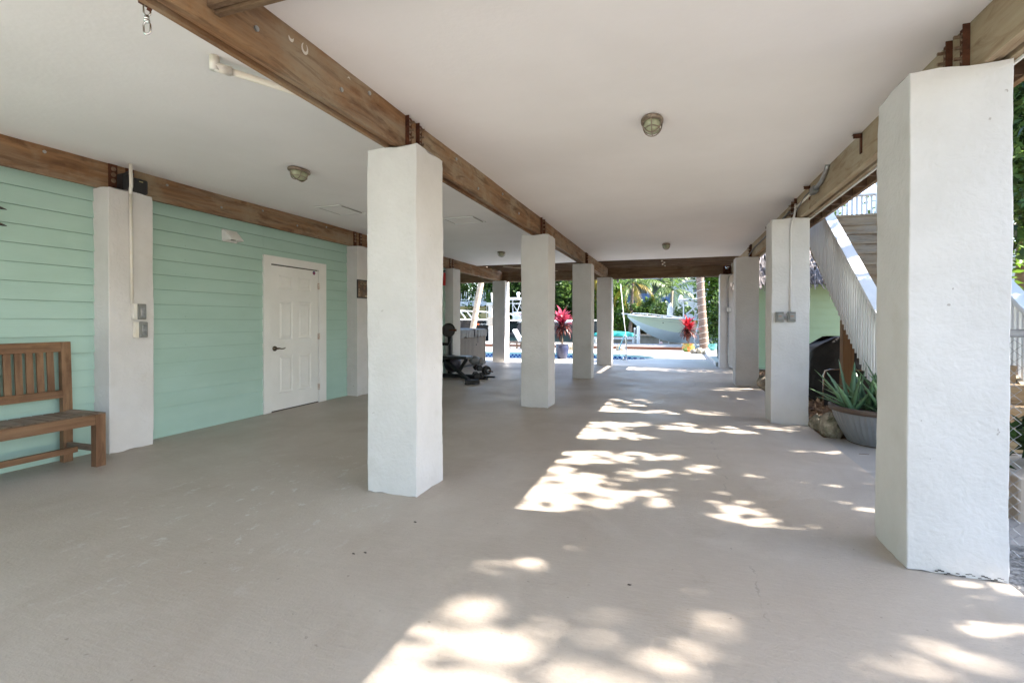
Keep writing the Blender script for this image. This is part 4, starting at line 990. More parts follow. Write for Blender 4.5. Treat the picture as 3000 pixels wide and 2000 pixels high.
# white post lift gear on dock
LW=mat('weathered_white',(.46,.45,.43),.6,col2=(.38,.37,.34),ns=5)
def lift_post(x,y,label,h=2.15):
    t=empty('boat_lift_post',(x,y,-.05),label,'boat lift post','boat lift posts on the seawall')
    MB().box(x-.11,x+.11,y-.1,y+.1,-.05,1.0).build('post',LW,t,bevel=.01)
    MB().box(x-.16,x+.16,y-.16,y+.12,1.0,1.42).build('motor_box',mat('aged_white_box',(.40,.36,.30),.5),t,bevel=.015)
    MB().box(x-.12,x+.10,y-.1,y+.1,1.42,2.05).build('upper_column',LW,t,bevel=.01)
    MB().box(x-.22,x+.30,y-.14,y+.14,2.05,2.22).build('head_bracket',GALV,t,bevel=.01)
    MB().cyl((x+.08,y,2.22),(x+.02,y,2.75),.05,n=12).build('mast',LW,t)
    MB().tube([(x-.2,y-.1,2.05),(x-.22,y-.1,1.0)],.012,6).tube([(x+.16,y,1.2),(x+.3,y,-.05)],.03,8).tube([(x-.14,y,.9),(x-.02,y,-.05)],.03,8).build('braces',LW,t)
    return t
lift_post(-9.5,24.55,'white boat lift post with motor box in front of the black boat')
# dock pilings
def piling(x,y,z1,r,label,m=WHITE):
    t=empty('piling',(x,y,-1.2),label,'piling','dock pilings along the canal')
    MB().cyl((x,y,-1.2),(x,y,z1-.06),r,n=16).build('shaft',m,t,smooth=False)
    MB().lathe([(r*1.08,0),(r*1.08,.05),(r*.7,.10),(.0001,.11)],(x,y,z1-.065),16).build('cap',WHITE,t)
piling(-1.775,25.0,.95,.085,'white capped dock piling left of the green boat bow')
piling(-1.95,25.0,.87,.045,'thin grey piling touching the white one',GALV)
piling(-3.62,25.0,.95,.07,'white dock piling glimpsed beside the far middle pillar')
piling(-4.85,25.0,.6,.06,'short white piling behind the pink cordyline')
def cleat(x,y,label):
    MB().tube([(x-.17,y,.19),(x-.08,y,.20),(x+.08,y,.20),(x+.17,y,.19)],[.014,.022,.022,.014],8).box(x-.05,x-.03,y-.02,y+.02,.13,.19).box(x+.03,x+.05,y-.02,y+.02,.13,.19).build('dock_cleat',GALV,label=label,cat='cleat',smooth=True)
cleat(-2.1,24.0,'steel dock cleat beside the white piling')
t=empty('swim_ladder',(-.6,24.8,-.6),'small steel swim ladder below the green boat bow','ladder')
MB().tube([(-.75,24.75,-.6),(-.75,24.75,.35)],.022,8).tube([(-.32,24.75,-.6),(-.32,24.75,.30)],.022,8).build('rails',GALV,t)
MB().box(-.75,-.32,24.73,24.77,.14,.17).build('rung',GALV,t)
MB().blob((-.68,24.55,.17),.09,.09,.06,0,14).build('red_buoy',mat('red_float',(.6,.03,.02),.4,col2=(.7,.55,.5),ns=3),smooth=True,label='small red float on the dock edge under the bow',cat='float')
# ------------------------------------------------------------ boats
def hull_parts(t,xb,xs,yc,beam,zs_bow,zs_st,zk,top_m,bot_m,deck_m,stripe_m,flare=.55,chine=.33,rub=GEL):
    """bow at xb, stern at xs; loft of stations"""
    n=22; sg=1 if xs>xb else -1; L=abs(xs-xb)
    def st(u):
        x=xb+sg*L*u
        hb=beam*.5*min(1,(math.sin(min(1,u*1.75)*math.pi/2))**.62) if u>0 else .012
        zs=zs_bow+(zs_st-zs_bow)*(1-(1-u)**1.7)
        kr=max(0,1-u/.34); zkeel=zk+(zs-zk-.12)*kr**1.9
        hc=hb*(.35+.5*min(1,u*2.2)); zc=zkeel+(zs-zkeel)*(chine*(1+.75*max(0,1-u*1.6)))
        return x,hb,zs,zkeel,hc,zc
    top,bot,deck,rb,strp=MB(),MB(),MB(),MB(),MB()
    for sd in (-1,1):
        bt,bb_,bs=len(top.v),len(bot.v),len(strp.v)
        for i in range(n+1):
            x,hb,zs,zkk,hc,zc=st(i/n)
            for v in (0,.3,.65,1): # curved topsides
                y=hc+(hb-hc)*(v**1.35); z=zc+(zs-zc)*v; top.v.append((x,yc+sd*y,z))
            bot.v+=[(x,yc+sd*hc,zc),(x,yc+sd*hc*.55,zkk+(zc-zkk)*.42),(x,yc,zkk)]
            v=.74; y=hc+(hb-hc)*(v**1.35)+.006; z=zc+(zs-zc)*v; strp.v+=[(x,yc+sd*y,z),(x,yc+sd*(y+.002),z+.022)]
        for i in range(n):
            for j in range(3): a=bt+4*i+j; top.f.append((a,a+1,a+5,a+4))
            for j in range(2): a=bb_+3*i+j; bot.f.append((a,a+1,a+4,a+3))
            a=bs+2*i; strp.f.append((a,a+1,a+3,a+2))
        rb.tube([(st(i/n)[0],yc+sd*(st(i/n)[1]+.01),st(i/n)[2]+.02) for i in range(n+1)],.035,6)
    b0=len(deck.v)
    for i in range(n+1):
        x,hb,zs,*_=st(i/n); deck.v+=[(x,yc-hb,zs+.03),(x,yc-hb*.75,zs+.07),(x,yc+hb*.75,zs+.07),(x,yc+hb,zs+.03)]
    for i in range(n):
        for j in range(3): a=b0+4*i+j; deck.f.append((a,a+1,a+5,a+4))
    # transom
    x,hb,zs,zkk,hc,zc=st(1); top.add([(x,yc-hc,zc),(x,yc-hb,zs),(x,yc+hb,zs),(x,yc+hc,zc),(x,yc,zkk)],[(0,1,2,3,4)])
    h=top.build('hull_side',top_m,t,smooth=True); bot.build('hull_bottom',bot_m,t,smooth=True); deck.build('deck',deck_m,t); rb.build('rub_rail',rub,t,smooth=True)
    if stripe_m: strp.build('stripe',stripe_m,t)
    return st
def ttop(t,x0,x1,yc,z,zd,w=1.5,m=GEL):
    MB().box(x0,x1,yc-w/2,yc+w/2,z-.05,z+.05).build('hard_top',m,t,bevel=.03)
    xm0=x0+(x1-x0)*.12; xm1=x0+(x1-x0)*.8
    for sd in (-1,1):
        lg=MB(); y=yc+sd*w*.36
        lg.tube([(xm0,y,z-.04),(xm0+.02,y,zd)],.03,8).tube([(xm1,y,z-.04),(xm0+.75*(xm1-xm0),y,zd)],.028,8).tube([(xm0+.5*(xm1-xm0),y,z-.04),(xm0+.28*(xm1-xm0),y,zd)],.024,8).tube([(xm1+.25,y,z-.04),(xm1-.1,y,zd)],.024,8)
        lg.tube([(xm0,y,z-.28),(xm1+.1,y,z-.28)],.018,6)
        lg.tube([(xm0+.4,y,z-.3),(xm0+.85,y,zd+.2)],.018,6).tube([(xm1,y,z-.3),(xm0+.7,y,zd+.1)],.018,6)
        lg.build('top_frame',GEL,t,smooth=True)
HULLG=mat('pale_green_gelcoat',(.60,.62,.47),.25,col2=(.57,.59,.45),ns=1); HULLW=mat('hull_bottom_white',(.66,.68,.70),.4,col2=(.60,.62,.64),ns=2)
STRIPE=mat('grey_stripe',(.18,.19,.18),.4)
t=empty('motor_boat',(1.5,28.9,0),'pale green and white centre console boat raised on a lift, bow to the left','boat')
hull_parts(t,-2.66,5.6,28.9,2.5,1.57,1.12,.02,HULLG,HULLW,GEL,STRIPE)
ttop(t,.10,2.6,28.9,2.40,1.2)
MB().box(.55,1.7,28.4,29.4,1.2,1.62).add([(.50,28.4,1.62),(1.1,28.4,2.15),(1.1,29.4,2.15),(.50,29.4,1.62),(.62,28.4,1.62),(1.2,28.4,2.15),(1.2,29.4,2.15),(.62,29.4,1.62)],[(0,1,2,3),(4,7,6,5),(0,4,5,1),(3,2,6,7)]).build('console',GEL,t,bevel=.02)
mb=MB(); 
for sd in (-1,1):
    pts=[(-2.35,28.9+sd*.25,1.70),(-1.6,28.9+sd*.72,1.66),(-.7,28.9+sd*1.05,1.55),(.3,28.9+sd*1.15,1.45),(1.5,28.9+sd*1.2,1.38)]
    mb.tube(pts,.02,6)
    for p in pts: mb.tube([p,(p[0]+.02,p[1],p[2]-.14)],.014,5)
mb.build('bow_rail',GEL,t,smooth=True)
MB().tube([(-2.95,28.9,1.66),(-2.3,28.9,1.60)],.04,8).tube([(-2.98,28.9,1.72),(-2.9,28.9,1.56)],.05,8).build('anchor_roller',GALV,t)
MB().lathe([(.09,0),(.12,.1),(.09,.2),(.0001,.24)],(.25,28.7,2.45),14).lathe([(.07,0),(.11,.14),(.11,.34),(.07,.42),(.0001,.44)],(1.25,28.8,2.45),14).build('radar_and_floodlight',GEL,t,smooth=True)
MB().tube([(1.6,28.3,1.35),(1.75,28.3,3.9)],.022,6).tube([(1.9,29.4,1.35),(2.1,29.4,3.7)],.022,6).build('outrigger_pole',GEL,t)
MB().lathe([(.08,0),(.17,.12),(.15,.45),(.05,.75),(.0001,.8)],(-.30,28.35,1.45),12,1,.6).build('white_fender_bag',mat('white_cloth',(.72,.72,.7),.8,col2=(.55,.56,.58),ns=7,bump=.6,bs=10,bd=.03),t,smooth=True)
MB().cyl((-.66,27.75,1.14),(-.66,27.72,1.14),.03,n=8).build('drain_port',BLACK,t)
# lift cradle
c_=empty('lift_cradle',(1.4,28.5,-.6),'white lift cradle arms under the green boat behind the scarlet cordyline','boat lift')
MB().tube([(1.25,27.4,1.6),(.95,27.4,.2),(1.15,27.4,-.6)],.05,8).tube([(1.3,27.4,1.0),(1.6,27.4,-.6)],.05,8).box(.3,3.5,27.6,30.2,-.30,-.12).build('arms',WHITE,c_)
# black boat
HB=mat('black_gelcoat',(.010,.011,.014),.18,col2=(.014,.015,.02),ns=1)
t=empty('motor_boat',(-11,26.6,0),'black hulled boat with white deck and rails behind the hot tub','boat')
hull_parts(t,-8.2,-16.5,26.9,2.5,1.22,1.32,.0,HB,HB,GEL,None)
mb=MB()
for sd in (-1,1):
    y=26.9+sd*.95
    mb.tube([(-14,y,1.86),(-12,y,1.84),(-10.4,26.9+sd*.8,1.74),(-8.9,26.9+sd*.4,1.62)],.035,6)
    for x in (-12.4,-12.0): mb.tube([(x,y,1.84),(x+.38,y,1.38)],.035,6)
    for x in (-10.2,-9.4): mb.tube([(x,26.9+sd*.65,1.7),(x+.35,26.9+sd*.62,1.28)],.03,6)
mb.build('rails',GEL,t,smooth=True)
ORG=mat('orange_badge',(.75,.12,.02),.4); WL=mat('white_vinyl_lettering',(.8,.8,.8),.4)
MB().box(-10.86,-10.66,25.635,25.655,1.0,1.09).build('badge',ORG,t)
scrawl(9,-10.62,.66,.085,25.64,1.04,t,WL,'x',3)
MB().box(-9.75,-9.55,25.70,25.72,.88,.98).build('red_decal',mat('red_decal',(.6,.03,.03),.4),t)
# centre boat
HG=mat('dark_grey_gelcoat',(.055,.055,.065),.25,col2=(.07,.07,.08),ns=1)
t=empty('motor_boat',(-7,27.6,0),'dark grey hulled boat with white tower seen left of the second middle pillar','boat')
hull_parts(t,-3.6,-10.6,27.9,2.4,1.25,1.18,.05,HG,HG,GEL,None)
ttop(t,-9.9,-7.2,27.9,2.56,1.3,1.6)
MB().box(-9.2,-7.9,27.4,28.4,1.3,1.78).build('console',GEL,t,bevel=.03)
MB().box(-10.3,-5.5,26.62,26.66,1.14,1.22).build('coaming',GEL,t)
scrawl(7,-9.0,.50,.08,27.39,1.62,t,mat('red_lettering',(.55,.03,.04),.4),'x',4)
MB().lathe([(.05,0),(.06,.10),(.11,.22),(.11,.32),(.0001,.38)],(-9.0,27.8,2.61),12).build('radar_dome',GEL,t,smooth=True)
# overturned teal canoe
t=empty('canoe',(-3.0,27,.2),'overturned teal canoe lying on a white rack behind the pool rail','canoe')
mb=MB(); n=20; b_=0
for i in range(n+1):
    u=i/n; w=.40*math.sin(math.pi*u)**.55+.001; h=.26*math.sin(math.pi*u)**.3
    x=-4.4+2.45*u
    for k in range(9):
        a=math.pi*k/8; mb.v.append((x,26.9-math.cos(a)*w,.42+math.sin(a)*h))
for i in range(n):
    for k in range(8): a=i*9+k; mb.f.append((a,a+1,a+10,a+9))
mb.build('canoe_shell',mat('teal_shell',(.03,.34,.28),.3,col2=(.02,.27,.23),ns=3),t,smooth=True)
MB().box(-4.5,-1.9,26.5,26.56,.26,.34).box(-4.5,-1.9,27.3,27.36,.26,.34).box(-4.3,-4.22,26.5,27.3,-1.1,.26).box(-2.2,-2.12,26.5,27.3,-1.1,.26).build('rack',WHITE,t)
mb=MB()
for i in range(4): mb.box(-2.5+i*.13,-2.40+i*.13,26.49,26.5,.345,.41)
mb.build('white_slats',WHITE,t)
# ------------------------------------------------------------ across the canal
# white house with blue louvred balcony
LVB=mat('blue_louvre',(.10,.20,.48),.5,col2=(.08,.16,.40),ns=3); HW=mat('white_house_siding',(.50,.52,.56),.6,col2=(.45,.47,.51),ns=1.5)
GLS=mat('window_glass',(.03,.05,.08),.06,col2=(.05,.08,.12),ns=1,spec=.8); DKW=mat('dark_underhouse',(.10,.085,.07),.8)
t=empty('white_house',(-1,52,0),'white stilt house across the canal with blue louvred balcony','house')
MB().box(-8,-.4,48,48.3,2.40,2.95).box(-8,-.4,48.3,52,2.75,2.95).build('balcony_slab',HW,t)
mb=MB()
for i in range(7): mb.box(-7.9,-.5,48.02,48.08,3.02+i*.125,3.09+i*.125,None)
mb.build('louvre_railing',LVB,t)
mb=MB()
for x in (-7.8,-5.9,-4.0,-.5): mb.box(x-.05,x+.05,48.09,48.17,2.95,3.95)
mb.build('railing_posts',LVB,t)
for c_ in ((-2.62,-2.18,47.9,48.4,-.1,2.395),(-2.62,-2.18,48.1,48.5,2.951,5.2),(-6.8,-6.4,47.9,48.4,-.1,2.395)): MB().box(*c_).build('column',HW,t)
MB().box(-8.6,3.5,47.5,53,5.20,5.42).build('eave',HW,t); MB().prism([(47.4,5.42),(53,7.6),(58,5.42)],'x',-8.7,3.6).build('roof',mat('grey_roof',(.35,.36,.38),.7,col2=(.3,.31,.33),ns=2),t)
mb=MB(); lap_wall(mb,52,-1,[(-8,-.4)],2.95,5.2,.2,'x'); mb.build('back_wall',HW,t)
mb=MB()
for i in range(22):
    mb.box(-.4+i*.18,-.4+i*.18+.17,47.98,48,.0,5.2)
mb.box(-.4,3.6,48.001,52,-.1,5.2); mb.build('side_wall',HW,t)
w_=MB().box(1.45,2.15,47.93,47.975,3.85,4.55).build('window_frame',WHITE,t); MB().box(1.52,2.08,47.915,47.929,3.92,4.48).build('window_pane',GLS,w_)
w_=MB().box(-7.2,-5.2,51.9,51.97,3.2,4.9).build('window_frame',WHITE,t); MB().box(-7.1,-5.3,51.88,51.899,3.3,4.8).build('window_pane',GLS,w_)
for x0 in (-3.4,-2.9,-1.9,-1.5): MB().box(x0,x0+.42,51.8,51.84,3.0,5.1).build('curtain',mat('white_curtain',(.62,.64,.68),.7,col2=(.5,.52,.56),ns=8,stretch=(3,1,.1)),t)
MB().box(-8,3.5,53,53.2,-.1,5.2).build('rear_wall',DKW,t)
# tan house wall and white fence at left
t=empty('tan_house',(-22,46.5,0),'low tan building with white roof deck across the canal at the left','house')
MB().box(-27,-15.2,46,50,-.1,2.75).build('wall',mat('tan_stucco',(.46,.36,.16),.8,col2=(.40,.31,.14),ns=1),t)
MB().box(-27.2,-15,45.8,50.2,2.75,3.25).build('parapet',mat('white_parapet',(.62,.64,.68),.7,col2=(.5,.52,.56),ns=3),t)
f_=empty('picket_fence',(-21,46,3.2),'tall white pickets on the roof edge of the tan building','fence'); r=random.Random(4); mb=MB()
x=-27
while x<-15: 
    h=r.choice([.5,.9,1.0,1.0,1.1,1.2]); mb.box(x,x+.07,46,46.05,3.25,3.25+h); x+=r.uniform(.14,.4)
mb.box(-27,-15,46.06,46.1,3.4,3.47); mb.build('pickets',WHITE,f_)
# small wooden yellow-green wall in the middle and blue item
# trees beyond
TG='trees across the canal'
def many():
    spec=[(-24.5,47.0,8.6,3.2,4.2,LF_MANG,'mangrove behind the tan building, far left of the row'),
    (-20.0,48.0,9.2,3.4,4.6,LF_MANG,'mangrove just left of the leaning palm'),
    (-16.2,46.5,8.5,2.6,4.2,LF_MANG,'sunlit mangrove right of the leaning palm, behind the lift post'),
    (-14.0,45.5,8.8,2.8,4.4,LF_DARK,'dark mangrove above the grey boat tower'),
    (-10.6,46.0,8.4,2.7,4.2,LF_MANG,'mangrove just right of the second middle pillar'),
    (-8.2,46.5,8.6,2.6,4.3,LF_MANG,'leafy mangrove behind the pink cordyline'),
    (-5.9,44.5,6.0,2.0,2.9,LF_BRI,'bright green mangrove between the third and fourth middle pillars'),
    (-29.5,48,9.0,3.6,4.4,LF_DARK,'dark mangrove farthest left across the canal'),
    (-18,53,11,4.5,5.5,LF_DARK,'tall dark tree behind the tan building'),
    (-11,53,11,4.5,5.5,LF_DARK,'tall dark tree behind the row of mangroves in the middle')]
    for i,(x,y,h,rx,rz,m,lab) in enumerate(spec):
        tree('mangrove_tree',x,y,h,rx,rz,9000 if y<50 else 6000,.40 if y<50 else .6,m,lab,'tree',TG,seed=40+i,trunk_r=.2,k=30)
many()
tree('sea_grape',-3.55,42.5,3.2,1.5,1.35,1700,.26,LF_MANG,'rounded sea grape bush below the yellow palm, left of the bow','bush',seed=61,trunk_r=.08)
tree('sea_grape',-1.9,43.5,3.35,1.5,1.2,1800,.28,LF_MANG,'rounded sea grape bush in front of the white balcony','bush',seed=62,trunk_r=.08)
tree('sea_grape',-4.8,43.0,2.4,1.4,1.2,1300,.26,LF_BRI,'low sea grape behind the teal canoe','bush',seed=63,trunk_r=.08)
tree('sea_grape',.6,44.0,2.7,1.6,1.2,1500,.26,LF_DARK,'dark bush under the white house, behind the boat console','bush',seed=64,trunk_r=.08)
palm(-3.3,33.0,-.1,[(-3.7,42,-.1),(-3.55,41.9,1.8),(-3.45,41.8,4.4)],.16,.12,BARKD,LF_PALM,'palm with yellowing drooping fronds left of the white balcony',nf=13,L=2.7,seed=21,yellow=5,ll=.75,el=(-.9,1.0),drop=1.9,nl=22,lw=.075)
palm(-7.0,42.5,-.1,[(-7.0,42.5,-.1),(-7.0,42.5,3),(-6.9,42.4,5.2)],.16,.12,BARKD,LF_PALM,'palm with yellow hanging fronds behind the third middle pillar',nf=18,L=2.8,seed=22,yellow=9,ll=.75,el=(-1.0,.9),drop=2.0,nl=24,lw=.06)
palm(-.3,42.5,-.1,[(-.35,42.5,-.1),(-.38,42.5,2.0),(-.3,42.4,3.75)],.12,.10,BARK,LF_PALM,'green coconut palm in front of the white house, fronds over the boat',nf=13,L=3.0,seed=23,yellow=0,ll=.8,el=(-.35,1.25),drop=1.6,nl=24,lw=.07)
# bushes right of the dark palm
tree('ficus_tree',2.55,25.0,6.4,1.6,3.2,17000,.20,LF_BRI,'bright green leafy tree right of the dark palm trunk','tree',seed=71,trunk_r=.12,k=40)
tree('ficus_tree',6.2,27.5,8.0,2.4,4.0,9000,.28,LF_MANG,'taller green tree behind the far right pillar','tree',seed=72,trunk_r=.16,k=34)
tree('ficus_tree',2.1,22.9,2.6,.85,1.4,4200,.17,LF_MANG,'low leafy bush between the palm trunk and the far right pillar','bush',seed=73,trunk_r=.06)
# ------------------------------------------------------------ thatched green shed
t=empty('thatched_shed',(3.6,15.5,0),'pale green lap sided shed with thatched roof behind the stairs','shed')
mb=MB(); lap_wall(mb,13.95,-1,[(1.55,5.6)],.03,2.16,.172,'x'); mb.build('lap_siding',MINT2,t)
MB().box(1.56,5.59,13.953,17,.0,2.16).build('shed_body',MINT2,t)
mb=MB(); r=random.Random(8)
MB().prism([(13.75,2.17),(15.5,3.9),(17.2,2.17)],'x',1.4,5.9).build('roof_core',mat('thatch_core',(.10,.08,.07),.95),t)
n=2600; g=np.random.default_rng(3)
for i in range(n):
    x=g.uniform(1.35,5.95); u=g.uniform(0,1); y=13.70+1.8*u; z=2.2+1.74*u; l=g.uniform(.25,.5); dx=g.uniform(-.10,.10)
    b_=len(mb.v); w=g.uniform(.006,.014); o_=g.uniform(.01,.06)
    mb.v+=[(x-w,y,z+o_),(x+w,y,z+o_),(x+dx+w,y-l*.72,z-l*.72+o_+.02),(x+dx-w,y-l*.72,z-l*.72+o_+.02)]; mb.f.append((b_,b_+1,b_+2,b_+3))
mb.build('thatch',mat('thatch_straw',(.17,.15,.145),.9,col2=(.27,.24,.235),ns=3,island=.7),t)
MB().box(2.78,2.90,13.55,13.67,0,2.75).build('corner_post',PINE_Z,t)
MB().tube([(2.62,13.88,1.72),(2.75,13.80,1.72),(2.83,13.79,1.66),(2.80,13.80,1.58),(2.68,13.84,1.55)],.028,8).build('wall_bracket',BLACK,label='small black curved bracket on the green shed wall',cat='bracket',smooth=True)
# ------------------------------------------------------------ staircase
st_=empty('staircase',(2.75,5.8,0),'wooden staircase with white picket railings up to the side deck','staircase')
z0=lambda Y: .445+.735*(Y-6.4)
run=.2585; rise=.19; Y=5.80; k=0
while k<16:
    zt=rise*(k+1); ya=Y+run*k
    MB().box(2.22,3.42,ya-.015,ya+run*.48,zt-.035,zt).box(2.22,3.42,ya+run*.5,ya+run+.005,zt-.035,zt).build('tread',PINE_X,st_)
    MB().box(2.22,3.42,ya+.0,ya+.025,zt-rise+.0005,zt-.036).build('riser',PINE_X,st_)
    k+=1
for x in (2.18,3.425):
    mb=MB(); mb.prism([(5.62,-.03),(5.95,-.03),(9.95,2.72),(9.95,3.04),(5.72,.0)],'x',x,x+.038)
    mb.build('stringer',PINE_Y,st_)
MB().box(2.2,3.45,9.93,12.5,2.93,3.0).build('landing',PINE_X,st_)
def slope_rail(xc,w,name_side,xin):
    capz=lambda y:1.345+.735*(y-6.4)
    MB().bar((xc,5.62,capz(5.62)-.017),(xc,9.93,capz(9.93)-.017),w,.036,(0,0,1)).build('rail_cap',WHITE_R,st_,bevel=.004)
    MB().bar((xin,5.66,capz(5.66)-.085),(xin,9.93,capz(9.93)-.085),.038,.085,(0,0,1)).build('upper_rail',WHITE_R,st_)
    mb=MB(); y=5.74; r=random.Random(2)
    while y<9.9:
        x=xin-.030 if xc<3 else xin+.030
        mb.box(x-.018,x+.018,y,y+.038,capz(y)-1.0+r.uniform(-.012,.012),capz(y)-.055); y+=.082
    mb.build('pickets',WHITE_R,st_)
    MB().box(xin-.045,xin+.045,5.58,5.67,-.03,capz(5.62)+.0).build('newel_post',WHITE_R,st_)
slope_rail(2.165,.145,'l',2.16); slope_rail(3.46,.145,'r',3.46)
# flat railing at the top landing and along the deck
mb=MB(); x=2.0
while x<4.6: mb.box(x,x+.038,12.42,12.458,2.85,3.95); x+=.09
mb.build('landing_pickets',WHITE_R,st_); MB().box(2.0,4.6,12.38,12.50,3.95,3.99).box(3.30,3.42,9.95,10.05,2.6,4.05).build('landing_rail',WHITE_R,st_)
MB().box(2.13,2.26,7.60,7.73,-.03,1.34).build('support_post',PINE_Z,st_); MB().box(3.3,3.44,9.8,9.94,-.03,2.92).build('support_post',PINE_Z,st_)
# ------------------------------------------------------------ grill cover, cart
COVB=mat('black_vinyl_cover',(.009,.009,.010),.5,col2=(.016,.016,.018),ns=3,bump=.8,bs=5,bd=.05,spec=.35)
def draped():
    mb=MB(); r=random.Random(6); nx,nz=26,10; 
    cx,cy=2.95,9.05; hw,hd=.93,.36
    top=lambda x: .985 if x>-.62 else .985-(-.62-x)*.62
    loop=[]
    N=56
    for i in range(N):
        a=2*math.pi*i/N; c,s=math.cos(a),math.sin(a); e=.35
        loop.append((hw*math.copysign(abs(c)**e,c),hd*math.copysign(abs(s)**e,s),a))
    for j in range(nz+1):
        v=j/nz
        for (x,y,a) in loop:
            fl=1+.05*(1-v)+.025*math.sin(a*9+1)*(1-v)
            t_=top(x); z=(-.0+ .05*abs(math.sin(a*5))+.03*math.sin(a*11))*(1-v)+ t_*v
            kk=fl if v<1 else .97
            mb.v.append((cx+x*kk,cy+y*kk,max(.0,z)-.02*(1-v)))
    for j in range(nz):
        for i in range(N):
            a=j*N+i;b=j*N+(i+1)%N; mb.f.append((a,b,b+N,a+N))
    mb.f.append(tuple(nz*N+i for i in range(N))); return mb
draped().build('grill_cover',COVB,label='black vinyl covered barbecue grill under the staircase',cat='grill',smooth=True,bevel=0)
t=empty('folding_cart',(2.2,8.0,0),'black framed folding cart standing before the covered grill','cart')
MB().tube([(1.98,7.9,-.02),(1.98,7.9,.47),(2.0,7.9,.53),(2.06,7.9,.55),(2.62,7.9,.55),(2.66,7.9,.50),(2.66,7.9,0)],.010,8).build('frame',STEEL,t,smooth=True)
MB().box(1.99,2.65,7.91,7.925,.04,.54).build('panel',BLACK,t,bevel=.01)
# ------------------------------------------------------------ aloe planter
PLM=mat('ribbed_silver_planter',(.27,.28,.30),.4,metal=.25,col2=(.23,.24,.26),ns=4)
t=empty('ribbed_planter',(1.97,5.84,0),'wide ribbed silver planter with brown rim at the right pillar','plant pot')
mb=MB().lathe([(.27,-.006),(.285,.01),(.335,.10),(.39,.22),(.42,.315)],(1.97,5.84,0),96,ribs=1,ribd=.007); mb.build('ribbed_bowl',PLM,t)
MB().lathe([(.425,.313),(.445,.318),(.452,.36),(.44,.368),(.405,.366),(.395,.33)],(1.97,5.84,0),64).build('rim',mat('brown_rim',(.10,.065,.05),.5),t,smooth=True)
MB().cyl((1.97,5.84,.30),(1.97,5.84,.325),.40,n=32).build('soil',SOIL,t)
MB().lathe([(.275,-.006),(.282,-.004),(.282,.004)],(1.97,5.84,0),48).build('base_ring',mat('brown_rim',(.10,.065,.05)),t)
def aloe(x,y,z,specs,label,seed):
    mb=MB(); r=random.Random(seed)
    for (bx,by,az,e,l,w,dr) in specs:
        p=Vector((x+bx,y+by,z-.03)); k=10; st=l/k; ee=e; sd=Vector((-math.sin(az),math.cos(az),0)); b_=len(mb.v)
        for j in range(k+1):
            u=j/k; ww=w*.5*(1-u**1.7)*(1 if u>.05 else .9)+.0015
            d=Vector((math.cos(az)*math.cos(ee),math.sin(az)*math.cos(ee),math.sin(ee))); nrm=sd.cross(d).normalized()
            if nrm.z<0 and abs(nrm.z)>.02: nrm=-nrm
            inw=-nrm
            th=ww*.55
            jj=.004*(1 if j%2 else -.3)
            mb.v+=[tuple(p-sd*(ww+jj)+nrm*th*.55),tuple(p-nrm*th),tuple(p+sd*(ww+jj)+nrm*th*.55),tuple(p+nrm*th*.1)]
            p=p+d*st; ee-=dr/k
        for j in range(k):
            for q in range(4): a=b_+4*j+q; c=b_+4*j+(q+1)%4; mb.f.append((a,c,c+4,a+4))
    return mb.build('aloe_plant',ALOE,label=label,cat='aloe',smooth=True)
ALOE=mat('aloe_leaf',(.10,.19,.10),.4,col2=(.16,.27,.13),ns=7,nd=3,island=.35,spec=.5)
W=math.pi
import random as _r
def aspec():
    q=_r.Random(4); L=[]
    for (ox,oy) in ((-.27,-.05),(-.10,.05),(.08,-.06),(.25,.05),(-.02,-.2),(.14,.2)):
        n=10
        for i in range(n):
            az=i*2.4+q.uniform(-.3,.3); e=1.45-1.0*(i/n)+q.uniform(-.08,.08)
            L.append((ox+.03*math.cos(az),oy+.03*math.sin(az),az,e,q.uniform(.40,.56),q.uniform(.05,.075),q.uniform(.0,.35)))
    L+= [(-.25,-.05,W*1.0,.75,.40,.055,.55),(-.26,-.08,W*1.05,.60,.38,.05,.5),(-.24,-.05,W*.95,.9,.44,.06,.3)]
    return L
aloe(1.97,5.84,.345,aspec(),'large green aloe with toothed leaves in the ribbed silver planter',3)
MB().blob((2.10,6.35,.12),.07,.07,.10,.15,12,3).build('dark_bottle',BLACK,smooth=True,label='dark rounded jar behind the aloe',cat='jar')
MB().box(1.62,1.70,5.30,5.305,-.006,-.002).build('fallen_twig',TRUNKM,label='tiny fallen twig on the concrete by the aloe planter',cat='twig')
# dry leaf litter in the mulch
g=np.random.default_rng(5); P=np.stack([g.uniform(1.52,3.2,2600),g.uniform(6.0,13.5,2600),g.uniform(-.025,.02,2600)],1)
leaves_obj('leaf_litter',P,.09,mat('dry_leaf_litter',(.30,.20,.12),.8,col2=(.18,.11,.06),ns=4,island=.5),None,8,asp=.45,flat=2.0,kind='stuff',label='dry brown leaf litter on the mulch')
g=np.random.default_rng(6); P=np.stack([g.uniform(1.5,4.5,5200),g.uniform(.4,3.75,5200),g.uniform(-.03,-.01,5200)],1)
mb=MB(); rs=np.random.default_rng(1)
for (x,y,z) in P[:3000]:
    s=rs.uniform(.010,.026); mb.add([(x-s,y,z),(x+s*.8,y-s*.6,z),(x+s*.5,y+s*.8,z),(x,y,z+s*.8)],[(0,1,3),(1,2,3),(2,0,3)])
mb.build('gravel',mat('gravel_stones',(.40,.38,.35),.8,col2=(.22,.20,.19),ns=8,island=.5),kind='stuff',label='loose grey gravel along the right edge')
# small debris on the floor
mb=MB(); rs=random.Random(3)
for (x,y) in [(-1.55,2.17),(-1.60,2.14),(-1.5,2.6),(-.2,2.3)]:
    mb.blob((x,y,.003),.011,.0035,.003,.5,8,int(x*-100))
mb.build('floor_debris',mat('debris',(.05,.035,.03),.8),kind='stuff',label='tiny dark crumbs on the concrete floor')
